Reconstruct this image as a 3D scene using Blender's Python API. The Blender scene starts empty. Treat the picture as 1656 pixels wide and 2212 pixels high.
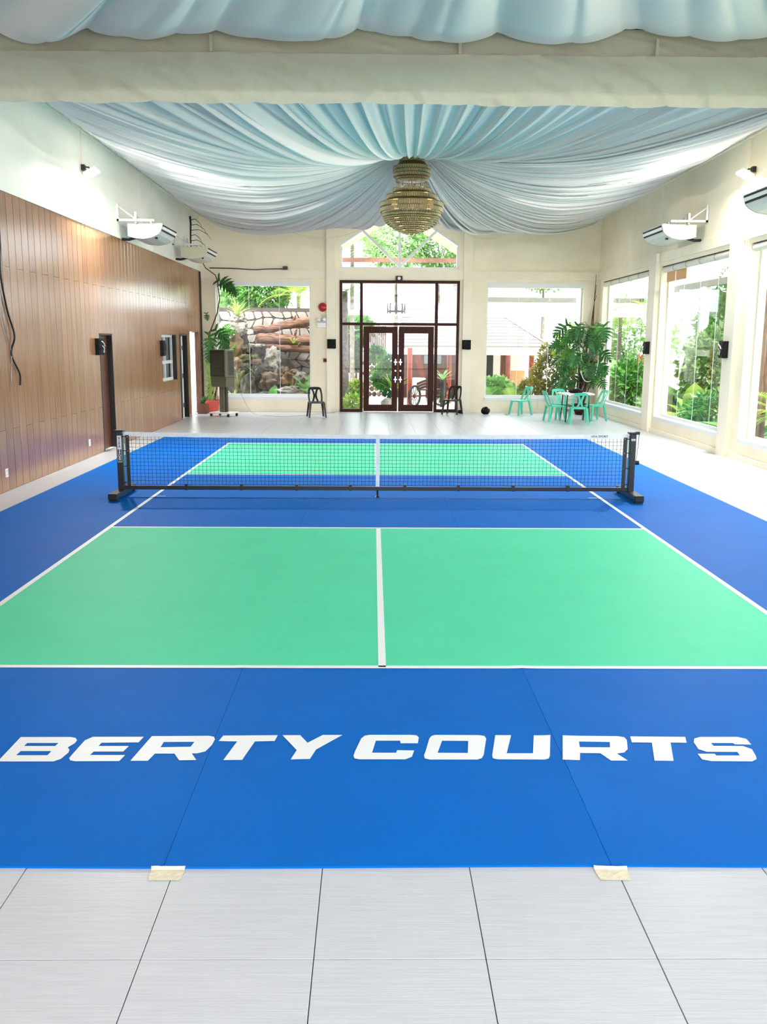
import bpy, bmesh, math, random
from mathutils import Vector, Matrix, noise

# ------------------------------------------------------------------ camera
S = bpy.context.scene
COL = S.collection
cam_d = bpy.data.cameras.new('camera')
cam_d.sensor_fit = 'VERTICAL'; cam_d.sensor_height = 36.0
cam_d.lens = 1991.35 / 2212.0 * 36.0
cam_d.clip_start = 0.05; cam_d.clip_end = 400
cam = bpy.data.objects.new('camera', cam_d); COL.objects.link(cam)
_r = Vector((0.99992245, -0.01087408, 0.00606962)); _u = Vector((-0.00399306, 0.18169715, 0.98334643))
_f = Vector((0.01179582, 0.98329441, -0.18163963))
cam.matrix_world = Matrix(((_r.x, _u.x, -_f.x, -0.0659), (_r.y, _u.y, -_f.y, -12.4374), (_r.z, _u.z, -_f.z, 2.1011), (0, 0, 0, 1)))
S.camera = cam
# ------------------------------------------------------------------ world, sun, exposure
W = bpy.data.worlds.new('overcast_sky'); S.world = W; W.use_nodes = True
_bg = W.node_tree.nodes['Background']
_bg.inputs[0].default_value = (0.91, 0.95, 1.03, 1); _bg.inputs[1].default_value = 2.4
sun_d = bpy.data.lights.new('sun', 'SUN'); sun_d.energy = 3.6; sun_d.angle = math.radians(8); sun_d.color = (1.0, 0.96, 0.9)
sun = bpy.data.objects.new('sun', sun_d); COL.objects.link(sun)
sun.rotation_euler = (-Vector((0.0, 0.5, -0.87))).to_track_quat('Z', 'Y').to_euler()
S.view_settings.view_transform = 'Standard'; S.view_settings.look = 'None'
S.view_settings.exposure = 1.64; S.view_settings.gamma = 1.0; S.view_settings.use_curve_mapping = False
try:
    S.cycles.max_bounces = 9; S.cycles.diffuse_bounces = 5; S.cycles.transparent_max_bounces = 16; S.cycles.use_adaptive_sampling = True; S.cycles.adaptive_threshold = 0.03
    S.cycles.sample_clamp_indirect = 6.0; S.cycles.use_denoising = True
    S.cycles.caustics_reflective = False; S.cycles.caustics_refractive = False
except Exception:
    pass
R = random.Random(7)
PI = math.pi
XL, XR, YB, YF = -5.2, 6.65, 15.7, -17.0     # left wall, right wall, back wall, open front end
# ------------------------------------------------------------------ mesh helpers
def lin(c):
    c = c / 255.0
    return c / 12.92 if c <= 0.04045 else ((c + 0.055) / 1.055) ** 2.4
def rgb(r, g, b): return (lin(r), lin(g), lin(b), 1.0)

class MB:
    """collects faces, then builds ONE mesh object"""
    def __init__(s): s.v = []; s.f = []
    def add(s, vs, fs):
        n = len(s.v); s.v += [tuple(v) for v in vs]; s.f += [tuple(i + n for i in f) for f in fs]; return s
    def box(s, x0, x1, y0, y1, z0, z1):
        return s.add([(x0,y0,z0),(x1,y0,z0),(x1,y1,z0),(x0,y1,z0),(x0,y0,z1),(x1,y0,z1),(x1,y1,z1),(x0,y1,z1)],
                     [(3,2,1,0),(4,5,6,7),(0,1,5,4),(1,2,6,5),(2,3,7,6),(3,0,4,7)])
    def bev(s, x0, x1, y0, y1, z0, z1, b):
        """box with chamfered edges"""
        xs=(x0,x1); ys=(y0,y1); zs=(z0,z1); V=[]; idx={}
        for i in (0,1):
            for j in (0,1):
                for k in (0,1):
                    dx=b*(1-2*i); dy=b*(1-2*j); dz=b*(1-2*k)
                    for a,(px,py,pz) in enumerate(((0,dy,dz),(dx,0,dz),(dx,dy,0))):
                        idx[i,j,k,a]=len(V); V.append((xs[i]+px,ys[j]+py,zs[k]+pz))
        F=[]
        for i in (0,1):
            q=[idx[i,0,0,0],idx[i,1,0,0],idx[i,1,1,0],idx[i,0,1,0]]; F.append(q if i else q[::-1])
            q=[idx[0,i,0,1],idx[0,i,1,1],idx[1,i,1,1],idx[1,i,0,1]]; F.append(q if i else q[::-1])
            q=[idx[0,0,i,2],idx[1,0,i,2],idx[1,1,i,2],idx[0,1,i,2]]; F.append(q if i else q[::-1])
        for i in (0,1):
            for j in (0,1):
                F.append([idx[i,j,0,0],idx[i,j,1,0],idx[i,j,1,1],idx[i,j,0,1]])
                F.append([idx[i,0,j,0],idx[i,1,j,0],idx[i,1,j,2],idx[i,0,j,2]])
                F.append([idx[0,i,j,1],idx[1,i,j,1],idx[1,i,j,2],idx[0,i,j,2]])
                for k in (0,1): F.append([idx[i,j,k,0],idx[i,j,k,1],idx[i,j,k,2]])
        return s.add(V,F)
    def cyl(s, p0, p1, r0, r1=None, n=10, cap=True):
        r1 = r0 if r1 is None else r1
        p0=Vector(p0); p1=Vector(p1); d=p1-p0
        if d.length<1e-6: return s
        d.normalize(); a=d.orthogonal().normalized(); b=d.cross(a); V=[]; F=[]
        for p,r in ((p0,r0),(p1,r1)):
            for i in range(n):
                t=2*PI*i/n; V.append(p+a*(r*math.cos(t))+b*(r*math.sin(t)))
        for i in range(n): F.append((i,(i+1)%n,n+(i+1)%n,n+i))
        if cap: F.append(tuple(range(n))[::-1]); F.append(tuple(range(n,2*n)))
        return s.add(V,F)
    def tube(s, pts, r, n=6):
        pts=[Vector(p) for p in pts]; m=len(pts); V=[]; F=[]; a=None
        for i,p in enumerate(pts):
            d=(pts[min(i+1,m-1)]-pts[max(i-1,0)])
            if d.length<1e-9: d=Vector((0,0,1))
            d.normalize()
            a=(a-d*a.dot(d)) if a is not None else d.orthogonal()
            if a.length<1e-6: a=d.orthogonal()
            a.normalize(); b=d.cross(a); rr=r[i] if isinstance(r,(list,tuple)) else r
            for k in range(n):
                t=2*PI*k/n; V.append(p+a*(rr*math.cos(t))+b*(rr*math.sin(t)))
        for i in range(m-1):
            for k in range(n): F.append((i*n+k,i*n+(k+1)%n,(i+1)*n+(k+1)%n,(i+1)*n+k))
        F.append(tuple(range(n))[::-1]); F.append(tuple(range((m-1)*n,m*n)))
        return s.add(V,F)
    def lathe(s, prof, n=24, c=(0,0,0)):
        V=[];F=[];m=len(prof)
        for r,z in prof:
            for k in range(n):
                t=2*PI*k/n; V.append((c[0]+r*math.cos(t),c[1]+r*math.sin(t),c[2]+z))
        for i in range(m-1):
            for k in range(n): F.append((i*n+k,i*n+(k+1)%n,(i+1)*n+(k+1)%n,(i+1)*n+k))
        F.append(tuple(range(n))[::-1]); F.append(tuple(range((m-1)*n,m*n)))
        return s.add(V,F)
    def prism(s, poly, axis, a, b):
        """poly in the two other axes (in x,y,z order), extruded along axis from a to b"""
        def mk(u,v,t): return (t,u,v) if axis==0 else (u,t,v) if axis==1 else (u,v,t)
        n=len(poly); V=[mk(u,v,a) for u,v in poly]+[mk(u,v,b) for u,v in poly]
        F=[tuple(range(n)),tuple(range(n,2*n))[::-1]]+[(i,n+i,n+(i+1)%n,(i+1)%n) for i in range(n)]
        return s.add(V,F)
    def ring(s, r, z, w, h, n=32, c=(0,0)):
        V=[];F=[]
        for k in range(n):
            t=2*PI*k/n; q=(math.cos(t),math.sin(t))
            for rr,zz in ((r-w,z),(r+w,z),(r+w,z+h),(r-w,z+h)): V.append((c[0]+q[0]*rr,c[1]+q[1]*rr,zz))
        for k in range(n):
            a=4*k; b=4*((k+1)%n)
            for i in range(4): F.append((a+i,b+i,b+(i+1)%4,a+(i+1)%4))
        return s.add(V,F)
    def xf(s, M, start=0):
        for i in range(start,len(s.v)): s.v[i]=tuple(M@Vector(s.v[i]))
        return s
    def mesh(s, name, mt, off=(0,0,0), smooth=False):
        me=bpy.data.meshes.new(name)
        ox,oy,oz=off
        me.from_pydata([(x-ox,y-oy,z-oz) for x,y,z in s.v],[],s.f)
        bm=bmesh.new(); bm.from_mesh(me); bmesh.ops.recalc_face_normals(bm,faces=bm.faces); bm.to_mesh(me); bm.free()
        if mt: me.materials.append(mt)
        if smooth:
            for p in me.polygons: p.use_smooth=True
        me.update(); return me
    def build(s, name, mt, parent=None, smooth=False):
        off=woff(parent)
        o=bpy.data.objects.new(name,s.mesh(name,mt,off,smooth)); COL.objects.link(o)
        if parent: o.parent=parent
        return o

def woff(o):
    x=Vector((0,0,0))
    while o is not None: x=x+Vector(o.location); o=o.parent
    return x
def tag(o, label=None, cat=None, group=None, kind=None):
    if label: o['label']=label
    if cat: o['category']=cat
    if group: o['group']=group
    if kind: o['kind']=kind
    return o
def thing(name, label, cat, loc=(0,0,0), group=None, kind=None):
    o=bpy.data.objects.new(name,None); o.empty_display_size=0.1; COL.objects.link(o); o.location=loc
    return tag(o,label,cat,group,kind)
def dup(o, parent=None):
    c=o.copy(); COL.objects.link(c)
    if parent is not None: c.parent=parent
    for ch in [k for k in bpy.data.objects if k.parent==o]: dup(ch,c)
    return c
def share(name, me, parent, loc=(0,0,0), rot=None, scale=None):
    o=bpy.data.objects.new(name,me); COL.objects.link(o); o.parent=parent; o.location=loc
    if rot: o.rotation_euler=rot
    if scale: o.scale=scale
    return o
def smoothen(o, ang=40):
    for p in o.data.polygons: p.use_smooth=True
    try: o.data.set_sharp_from_angle(angle=math.radians(ang))
    except Exception: pass
    return o
def N2(x,y,z=0.0): return noise.noise(Vector((x,y,z)))

# ------------------------------------------------------------------ materials
def mat(name, col, rough=0.6, metal=0.0, spec=0.5, var=0.0, vscale=6.0, stretch=(1,1,1), bump=0.0, bscale=40.0, rnd=0.0, trans=0.0, emit=None, estr=0.0, bstretch=None, col2=None):
    m=bpy.data.materials.new(name); m.use_nodes=True; nt=m.node_tree; N=nt.nodes; L=nt.links
    b=N['Principled BSDF']; b.inputs['Base Color'].default_value=col; b.inputs['Roughness'].default_value=rough
    b.inputs['Metallic'].default_value=metal; b.inputs['Specular IOR Level'].default_value=spec
    if emit: b.inputs['Emission Color'].default_value=emit; b.inputs['Emission Strength'].default_value=estr
    tc=None; src=None
    if var or bump or rnd or col2:
        tc=N.new('ShaderNodeTexCoord')
    if var or rnd or col2:
        mp=N.new('ShaderNodeMapping'); mp.inputs['Scale'].default_value=stretch
        L.new(tc.outputs['Object'],mp.inputs['Vector'])
        nz=N.new('ShaderNodeTexNoise'); nz.inputs['Scale'].default_value=vscale; nz.inputs['Detail'].default_value=5
        if rnd:
            oi=N.new('ShaderNodeObjectInfo'); va=N.new('ShaderNodeVectorMath'); va.operation='ADD'
            ml=N.new('ShaderNodeMath'); ml.operation='MULTIPLY'; ml.inputs[1].default_value=37.0
            L.new(oi.outputs['Random'],ml.inputs[0]); L.new(mp.outputs['Vector'],va.inputs[0]); L.new(ml.outputs[0],va.inputs[1]); L.new(va.outputs[0],nz.inputs['Vector'])
        else: L.new(mp.outputs['Vector'],nz.inputs['Vector'])
        rp=N.new('ShaderNodeValToRGB')
        c2=col2 if col2 else tuple(max(0,c*(1-var)) for c in col[:3])+(1,)
        c1=col if col2 else tuple(min(1,c*(1+var*.6)) for c in col[:3])+(1,)
        rp.color_ramp.elements[0].position=0.32; rp.color_ramp.elements[1].position=0.68
        rp.color_ramp.elements[0].color=c2; rp.color_ramp.elements[1].color=c1
        L.new(nz.outputs['Fac'],rp.inputs['Fac']); src=rp.outputs['Color']
        if rnd:
            hs=N.new('ShaderNodeHueSaturation'); mr=N.new('ShaderNodeMapRange')
            mr.inputs['To Min'].default_value=1-rnd; mr.inputs['To Max'].default_value=1+rnd
            L.new(oi.outputs['Random'],mr.inputs['Value']); L.new(mr.outputs['Result'],hs.inputs['Value']); L.new(src,hs.inputs['Color']); src=hs.outputs['Color']
        L.new(src,b.inputs['Base Color'])
    if bump:
        mp2=N.new('ShaderNodeMapping'); mp2.inputs['Scale'].default_value=bstretch or stretch
        L.new(tc.outputs['Object'],mp2.inputs['Vector'])
        nb=N.new('ShaderNodeTexNoise'); nb.inputs['Scale'].default_value=bscale; nb.inputs['Detail'].default_value=3; L.new(mp2.outputs['Vector'],nb.inputs['Vector'])
        bp=N.new('ShaderNodeBump'); bp.inputs['Strength'].default_value=bump; bp.inputs['Distance'].default_value=0.02
        L.new(nb.outputs['Fac'],bp.inputs['Height']); L.new(bp.outputs['Normal'],b.inputs['Normal'])
    if trans:   # thin translucent sheet (cloth, leaves)
        t=N.new('ShaderNodeBsdfTranslucent'); mx=N.new('ShaderNodeMixShader'); mx.inputs[0].default_value=trans
        t.inputs['Color'].default_value=col
        if src: L.new(src,t.inputs['Color'])
        L.new(b.outputs[0],mx.inputs[1]); L.new(t.outputs[0],mx.inputs[2]); L.new(mx.outputs[0],N['Material Output'].inputs['Surface'])
    return m
def glassmat(name, tint=(0.97,0.99,0.98,1), refl=1.0):
    m=bpy.data.materials.new(name); m.use_nodes=True; nt=m.node_tree; N=nt.nodes; L=nt.links
    N.remove(N['Principled BSDF'])
    t=N.new('ShaderNodeBsdfTransparent'); t.inputs['Color'].default_value=tint
    g=N.new('ShaderNodeBsdfGlossy'); g.inputs['Roughness'].default_value=0.02
    fr=N.new('ShaderNodeFresnel'); fr.inputs['IOR'].default_value=1.45
    ml=N.new('ShaderNodeMath'); ml.operation='MULTIPLY'; ml.inputs[1].default_value=refl
    ge=N.new('ShaderNodeNewGeometry'); iv=N.new('ShaderNodeMath'); iv.operation='SUBTRACT'; iv.inputs[0].default_value=1.0; L.new(ge.outputs['Backfacing'],iv.inputs[1])
    mf=N.new('ShaderNodeMath'); mf.operation='MULTIPLY'; L.new(fr.outputs[0],mf.inputs[0]); L.new(iv.outputs[0],mf.inputs[1]); L.new(mf.outputs[0],ml.inputs[0])
    mx=N.new('ShaderNodeMixShader'); L.new(ml.outputs[0],mx.inputs[0]); L.new(t.outputs[0],mx.inputs[1]); L.new(g.outputs[0],mx.inputs[2])
    L.new(mx.outputs[0],N['Material Output'].inputs['Surface'])
    return m
M={}
M['cream']=mat('cream_paint',rgb(242,231,206),0.75,var=0.05,vscale=1.3)
M['cream_trim']=mat('cream_trim_paint',rgb(242,232,210),0.6,var=0.04,vscale=2)
M['offwhite']=mat('off_white_paint',rgb(240,237,228),0.6,var=0.05,vscale=1.5)
M['white_alu']=mat('white_aluminium',rgb(225,226,226),0.35)
M['plank']=mat('wood_plank',rgb(162,114,78),0.2,spec=0.7,col2=rgb(143,98,65),vscale=5,stretch=(6,6,0.35),rnd=0.10,bump=0.025,bscale=14)
M['mahog']=mat('mahogany',rgb(70,22,12),0.45,spec=0.2,col2=rgb(36,11,6),vscale=6,stretch=(5,5,0.5))
M['darkwood']=mat('dark_wood',rgb(112,58,30),0.4,col2=rgb(62,28,14),vscale=5,stretch=(6,6,0.4))
M['black']=mat('black_plastic',rgb(16,17,19),0.35)
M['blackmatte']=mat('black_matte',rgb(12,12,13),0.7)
M['darkjamb']=mat('dark_jamb',rgb(26,17,14),0.5)
M['tile']=mat('porcelain_tile',rgb(202,204,209),0.28,col2=rgb(191,193,198),vscale=9,stretch=(0.45,14,1),rnd=0.015,bump=0.05,bscale=9)
M['grout']=mat('dark_grout',rgb(40,42,46),0.9)
M['tilefar']=mat('porcelain_tile_stuff',rgb(202,204,209),0.28,col2=rgb(191,193,198),vscale=9,stretch=(0.45,14,1),bump=0.05,bscale=9)
M['glass']=glassmat('window_glass')
M['drape']=mat('ceiling_cloth',rgb(232,230,231),0.85,spec=0.1,trans=0.08)
M['beamcloth']=mat('beam_cloth',rgb(214,211,194),0.9,spec=0.1,bump=0.9,bscale=6,trans=0.5,bstretch=(1,1,1.5))
M['metal']=mat('grey_metal',rgb(150,152,155),0.35,metal=0.9)
M['chrome']=mat('chrome',rgb(220,220,222),0.15,metal=1.0)
M['roof']=mat('hidden_roof',rgb(120,118,112),0.9)
M['white']=mat('white_plastic',rgb(236,236,232),0.4)
# ------------------------------------------------------------------ structure: floor
grout=MB().box(XL-0.3,XR+0.3,YF,YB+0.1,-0.12,-0.004).build('floor',M['grout'])
tag(grout,'pale grey porcelain tile floor with thin dark joints around the mat','floor',kind='structure')
T0x, T0y, TP, TG = 0.335, -9.58, 0.597, 0.0035
tile_me=MB().bev(0,TP-TG,0,TP-TG,-0.012,0,0.0012).mesh('tile',M['tile'])
cells=[]
MX, MY0, MY1 = 4.66, -9.02, 8.35
for i in range(-12,14):
    for j in range(-13,50):
        x0=T0x+i*TP; y0=T0y+j*TP; x1=x0+TP; y1=y0+TP
        if x1<XL or x0>XR or y0>YB or y1<YF: continue
        if x0>-MX+0.05 and x1<MX-0.05 and y0>MY0+0.05 and y1<MY1-0.05: continue   # under the court mat
        cells.append((x0,y0))
def seen(c):
    p=Vector((c[0]+TP/2,c[1]+TP/2,0))-Vector((-0.066,-12.437,2.1)); d=p.dot(_f)
    if d<0.5: return -1
    if abs(p.dot(_r)/d)>0.45 or abs(p.dot(_u)/d)>0.62: return -1.0/(abs(d)+1)
    return 1.0/d**3
cells.sort(key=seen,reverse=True)
rest=MB()
for n,(x0,y0) in enumerate(cells):
    fx0=max(x0,XL); fx1=min(x0+TP-TG,XR); fy1=min(y0+TP-TG,YB)
    full=(fx0==x0 and fx1==x0+TP-TG and fy1==y0+TP-TG)
    if n<290:
        if full: share('tile',tile_me,grout,(x0,y0,0))
        elif fx1-fx0>0.03: MB().bev(fx0,fx1,y0,fy1,-0.012,0,0.0012).build('tile',M['tile'],grout)
    elif fx1-fx0>0.02 and fy1-y0>0.02: rest.box(fx0,fx1,y0,fy1,-0.012,0)
tag(rest.build('tile_field',M['tilefar'],grout),kind='stuff')

# ------------------------------------------------------------------ structure: left wall
wl=MB()
WT=0.35                                    # wall thickness
D1=(5.2,6.06,0,2.22); WN=(10.38,12.03,1.1,2.24); D2=(12.45,13.5,0,2.27); D3=(13.88,15.2,0,2.35)
def wall_x(mb, xa, xb, y0, y1, z0, z1, holes):
    hs=sorted(holes); y=y0
    for (a,b,c,d) in hs:
        mb.box(xa,xb,y,a,z0,z1)
        if c>z0: mb.box(xa,xb,a,b,z0,c)
        if d<z1: mb.box(xa,xb,a,b,d,z1)
        y=b
    mb.box(xa,xb,y,y1,z0,z1); return mb
wall_x(wl,XL-WT,XL-0.022,YF,YB+0.3,-0.1,6.5,[D1,WN,D2,D3])
wl.box(XL-0.03,XL+0.01,YF,YB,4.12,6.5)
wall_left=wl.build('wall_left',M['offwhite'])
tag(wall_left,'left wall, cream above and clad in vertical brown wood planks below','wall',kind='structure')
PLP=0.26; y=-4.42; k=0
PZ=4.12
def plank(y0,y1,z0,z1):
    if z1-z0<0.01 or y1-y0<0.012: return
    g=0.006
    MB().bev(XL-0.022,XL,y0+g,y1-g,z0+0.0012,z1-0.0012,0.0025).build('plank',M['plank'],wall_left)
while y<YB-0.02:
    y0=y; y1=min(y+PLP,YB)
    zs=[0.0,0.85,3.1,PZ] if k%2==0 else [0.0,PZ]
    parts=[(y0,y1,zs[i],zs[i+1]) for i in range(len(zs)-1)]
    for (a,b,c,d) in (D1,WN,D2,D3):
        nw=[]
        for (p0,p1,q0,q1) in parts:
            if p1<=a or p0>=b or q1<=c or q0>=d: nw.append((p0,p1,q0,q1)); continue
            if p0<a: nw.append((p0,a,q0,q1))
            if p1>b: nw.append((b,p1,q0,q1))
            m0=max(p0,a); m1=min(p1,b)
            if q0<c: nw.append((m0,m1,q0,c))
            if q1>d: nw.append((m0,m1,d,q1))
        parts=nw
    for q in parts: plank(*q)
    y+=PLP; k+=1
back=MB().box(XL-0.035,XL-0.021,-4.42,YB,0,PZ); # dark backing seen in the joints
wlb=MB(); wall_x(wlb,XL-0.034,XL-0.0215,-4.42,YB,0,PZ,[D1,WN,D2,D3]); wlb.build('backing',M['darkjamb'],wall_left)
MB().box(XL-0.022,XL,YF,-4.42,0,PZ).build('panel',M['plank'],wall_left)
# sheet joints of the upper wall
for yy in (4.62,9.82): MB().box(XL+0.01,XL+0.022,yy-0.02,yy+0.02,4.12,5.9).build('joint_strip',M['cream_trim'],wall_left)
MB().box(XL+0.01,XL+0.06,0.0,YB,5.68,5.76).build('cornice',M['cream_trim'],wall_left)
MB().box(XL-0.02,XL+0.03,YB-0.1,YB,0,4.1).build('corner_strip',M['darkjamb'],wall_left)
# dark rooms behind the left openings
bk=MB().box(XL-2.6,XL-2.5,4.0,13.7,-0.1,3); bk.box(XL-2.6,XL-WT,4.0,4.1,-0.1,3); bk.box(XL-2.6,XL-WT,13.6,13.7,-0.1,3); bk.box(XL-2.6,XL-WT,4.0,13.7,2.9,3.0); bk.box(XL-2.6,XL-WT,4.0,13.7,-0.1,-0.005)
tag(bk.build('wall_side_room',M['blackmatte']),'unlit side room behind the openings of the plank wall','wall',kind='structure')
# door 1: recessed wooden leaf with dark jamb
d1=thing('door_1','narrow brown wooden door set deep in the plank wall','door',(XL,D1[0],0),kind='structure')
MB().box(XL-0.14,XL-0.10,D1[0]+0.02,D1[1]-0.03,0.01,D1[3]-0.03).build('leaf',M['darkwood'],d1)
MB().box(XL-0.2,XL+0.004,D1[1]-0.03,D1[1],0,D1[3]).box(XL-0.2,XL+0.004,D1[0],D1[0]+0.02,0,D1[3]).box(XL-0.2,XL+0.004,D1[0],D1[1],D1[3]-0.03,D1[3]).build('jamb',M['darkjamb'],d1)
MB().cyl((XL-0.10,D1[0]+0.1,1.0),(XL-0.05,D1[0]+0.1,1.0),0.03,0.025,12).build('knob',M['metal'],d1)
# door 2: half open leaf showing its hinges
d2=thing('door_2','dark door standing ajar beside the white framed window in the plank wall','door',(XL,D2[0],0),kind='structure')
MB().box(XL-0.3,XL+0.004,D2[1]-0.04,D2[1],0,D2[3]).box(XL-0.3,XL+0.004,D2[0],D2[0]+0.04,0,D2[3]).box(XL-0.3,XL+0.004,D2[0],D2[1],D2[3]-0.04,D2[3]).build('jamb',M['darkjamb'],d2)
MB().box(XL-0.13,XL-0.09,D2[0]+0.05,D2[0]+0.62,0.01,D2[3]-0.05).build('leaf',M['blackmatte'],d2)
MB().box(XL-0.12,XL-0.085,D2[0]+0.62,D2[0]+0.8,0.01,D2[3]-0.05).build('leaf_edge',M['white_alu'],d2)
for z in (0.35,1.15,1.9): MB().cyl((XL-0.075,D2[0]+0.7,z-0.06),(XL-0.075,D2[0]+0.7,z+0.06),0.03,n=8).build('hinge',M['black'],d2)
# window 1: sliding sash
w1=thing('window_1','small white framed window with dark panes recessed in the plank wall','window',(XL,WN[0],WN[2]),kind='structure')
fr=MB(); a,b,c,d=WN; xs0,xs1=XL-0.16,XL-0.10
fr.box(xs0+0.002,xs1-0.002,a,a+0.07,c+0.07,d-0.06).box(xs0+0.002,xs1-0.002,b-0.07,b,c+0.07,d-0.06).box(xs0,xs1,a,b,c,c+0.07).box(xs0,xs1,a,b,d-0.06,d).box(xs0+0.001,xs1-0.001,a+0.07,b-0.07,c+0.42,c+0.5).box(xs0+0.004,xs1-0.004,a+0.72,a+0.8,c+0.07,d-0.06)
fr.build('window_frame',M['white_alu'],w1)
for (p0,p1,q0,q1) in ((a+0.07,a+0.72,c+0.07,c+0.42),(a+0.8,b-0.07,c+0.07,c+0.42),(a+0.07,a+0.72,c+0.5,d-0.06),(a+0.8,b-0.07,c+0.5,d-0.06)):
    MB().box(XL-0.135,XL-0.128,p0,p1,q0,q1).build('pane',M['glass'],w1)
MB().box(XL-0.2,XL+0.004,b-0.012,b,c,d).build('jamb',M['darkjamb'],w1)
# door 3: bright opening hung with a white curtain
d3=thing('door_3','tall bright opening hung with a white curtain beside the corner plants','door',(XL,D3[0],0),kind='structure')
cu=MB(); n=60
for i in range(n+1):
    yy=D3[0]+0.02+(D3[1]-D3[0]-0.04)*i/n; xx=XL-0.12+0.03*math.sin(i*1.05)
    cu.v+= [(xx,yy,0.03),(xx,yy,D3[3]-0.02)]
for i in range(n): cu.f.append((2*i,2*i+2,2*i+3,2*i+1))
M['curtain']=mat('white_curtain',rgb(240,240,236),0.9,trans=0.6)
cu.build('curtain',M['curtain'],d3,True)
MB().box(XL-0.2,XL+0.004,D3[1]-0.03,D3[1],0,D3[3]).build('jamb',M['darkwood'],d3)

# ------------------------------------------------------------------ structure: right wall with tall windows
wr=MB(); BAY=5.28
RW=[(10.68,15.2),(5.42,9.65),(0.1,4.45),(-5.15,-0.85),(-10.4,-6.1),(-15.7,-11.4)]
RZ0,RZ1=0.36,3.86
wall_x(wr,XR,XR+0.32,YF,YB+0.3,-0.1,6.5,[(a,b,RZ0,RZ1) for a,b in RW])
wall_right=wr.build('wall_right',M['cream'])
tag(wall_right,'right cream wall pierced by tall windows between pilasters','wall',kind='structure')
for n,yc in enumerate((10.02,5.0,-0.4,-5.6,-10.9)):
    MB().box(XR-0.10,XR,yc-0.24,yc+0.24,0,4.17).build('pilaster',M['cream_trim'],wall_right)
    MB().box(XR-0.03,XR,yc-0.2,yc+0.03,4.17,5.9).build('joint_strip',M['cream_trim'],wall_right)
MB().box(XR-0.035,XR,YF,YB,3.95,4.16).build('lintel_band',M['cream_trim'],wall_right)
MB().box(XR-0.05,XR,YF,YB,0,0.10).build('plinth',M['cream_trim'],wall_right)
MB().box(XR-0.06,XR,0,YB,5.70,5.78).build('cornice',M['cream_trim'],wall_right)
M['silicone']=mat('silicone_joint',rgb(235,238,238),0.4)
for n,(a,b) in enumerate(RW):
    nm=('farthest, beside the corner plant','second from the back corner','third from the back corner','fourth from the back corner','fifth from the back corner','sixth from the back corner')[n]
    w=thing('window_%d'%(n+2),'tall clear window of the right wall, '+nm,'window',(XR,a,RZ0),kind='structure')
    xg=XR+0.2
    MB().box(XR-0.02,XR+0.32,a,b,RZ0-0.05,RZ0+0.03).build('sill',M['white_alu'],w)
    fr=MB().box(xg-0.028,xg+0.028,a,a+0.05,RZ0+0.09,RZ1-0.06).box(xg-0.028,xg+0.028,b-0.05,b,RZ0+0.09,RZ1-0.06).box(xg-0.03,xg+0.03,a,b,RZ0+0.03,RZ0+0.09).box(xg-0.03,xg+0.03,a,b,RZ1-0.06,RZ1)
    fr.build('window_frame',M['white_alu'],w)
    np_=4; pw=(b-a-0.1)/np_
    for i in range(np_):
        p0=a+0.05+i*pw; MB().box(xg-0.005,xg+0.005,p0+0.004,p0+pw-0.004,RZ0+0.09,RZ1-0.06).build('pane',M['glass'],w)
        if i: MB().box(xg-0.006,xg-0.0,p0-0.003,p0+0.003,RZ0+0.09,RZ1-0.06).build('pane_joint',M['silicone'],w)

# ------------------------------------------------------------------ structure: back wall
wb=MB(); Y0,Y1=YB,YB+0.3
LW=(-4.75,-1.93,0.42,3.85); RWN=(3.32,6.2,0.42,3.84); DR=(-1.07,2.5,0,3.89)
def bx(x0,x1,z0,z1): wb.box(x0,x1,Y0,Y1,z0,z1)
bx(XL-0.3,LW[0],-0.1,6.5); bx(LW[0],LW[1],-0.1,LW[2]); bx(LW[0],LW[1],LW[3],6.5); bx(LW[1],DR[0],-0.1,6.5)
bx(DR[0],DR[1],DR[3],4.22); bx(DR[1],RWN[0],-0.1,6.5); bx(RWN[0],RWN[1],-0.1,RWN[2]); bx(RWN[0],RWN[1],RWN[3],6.5); bx(RWN[1],XR+0.3,-0.1,6.5)
AX0,AX1,AZ0,AZ1,AZT=-1.05,2.45,4.22,4.95,5.85
XC=0.70; sl=0.64; xa=AX0+(AZT-AZ1)/sl; xb=AX1-(AZT-AZ1)/sl
wb.prism([(DR[0],4.22),(AX0,4.22),(AX0,AZ1),(xa,AZT),(xa,6.5),(DR[0],6.5)],1,Y0,Y1)
wb.prism([(DR[1],4.22),(DR[1],6.5),(xb,6.5),(xb,AZT),(AX1,AZ1),(AX1,4.22)],1,Y0,Y1)
bx(xa,xb,AZT,6.5)
wall_back=wb.build('wall_back',M['cream'])
tag(wall_back,'far cream wall with two large windows around the glazed entrance','wall',kind='structure')
for x0,x1 in ((-1.46,-1.2),(2.6,2.86)): MB().box(x0,x1,YB-0.09,YB,0,6.2).build('pilaster',M['cream_trim'],wall_back)
for x0,x1 in ((XL,-1.46),(2.86,XR)):
    MB().box(x0,x1,YB-0.035,YB,3.93,4.17).build('lintel_band',M['cream_trim'],wall_back)
    MB().box(x0,x1,YB-0.03,YB,0,0.08).build('plinth',M['cream_trim'],wall_back)
MB().box(-1.2,2.6,YB-0.03,YB,3.92,4.19).build('lintel_band',M['cream_trim'],wall_back)
MB().box(XL,XR,YB-0.04,YB,5.80,5.88).build('cornice',M['cream_trim'],wall_back)
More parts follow.
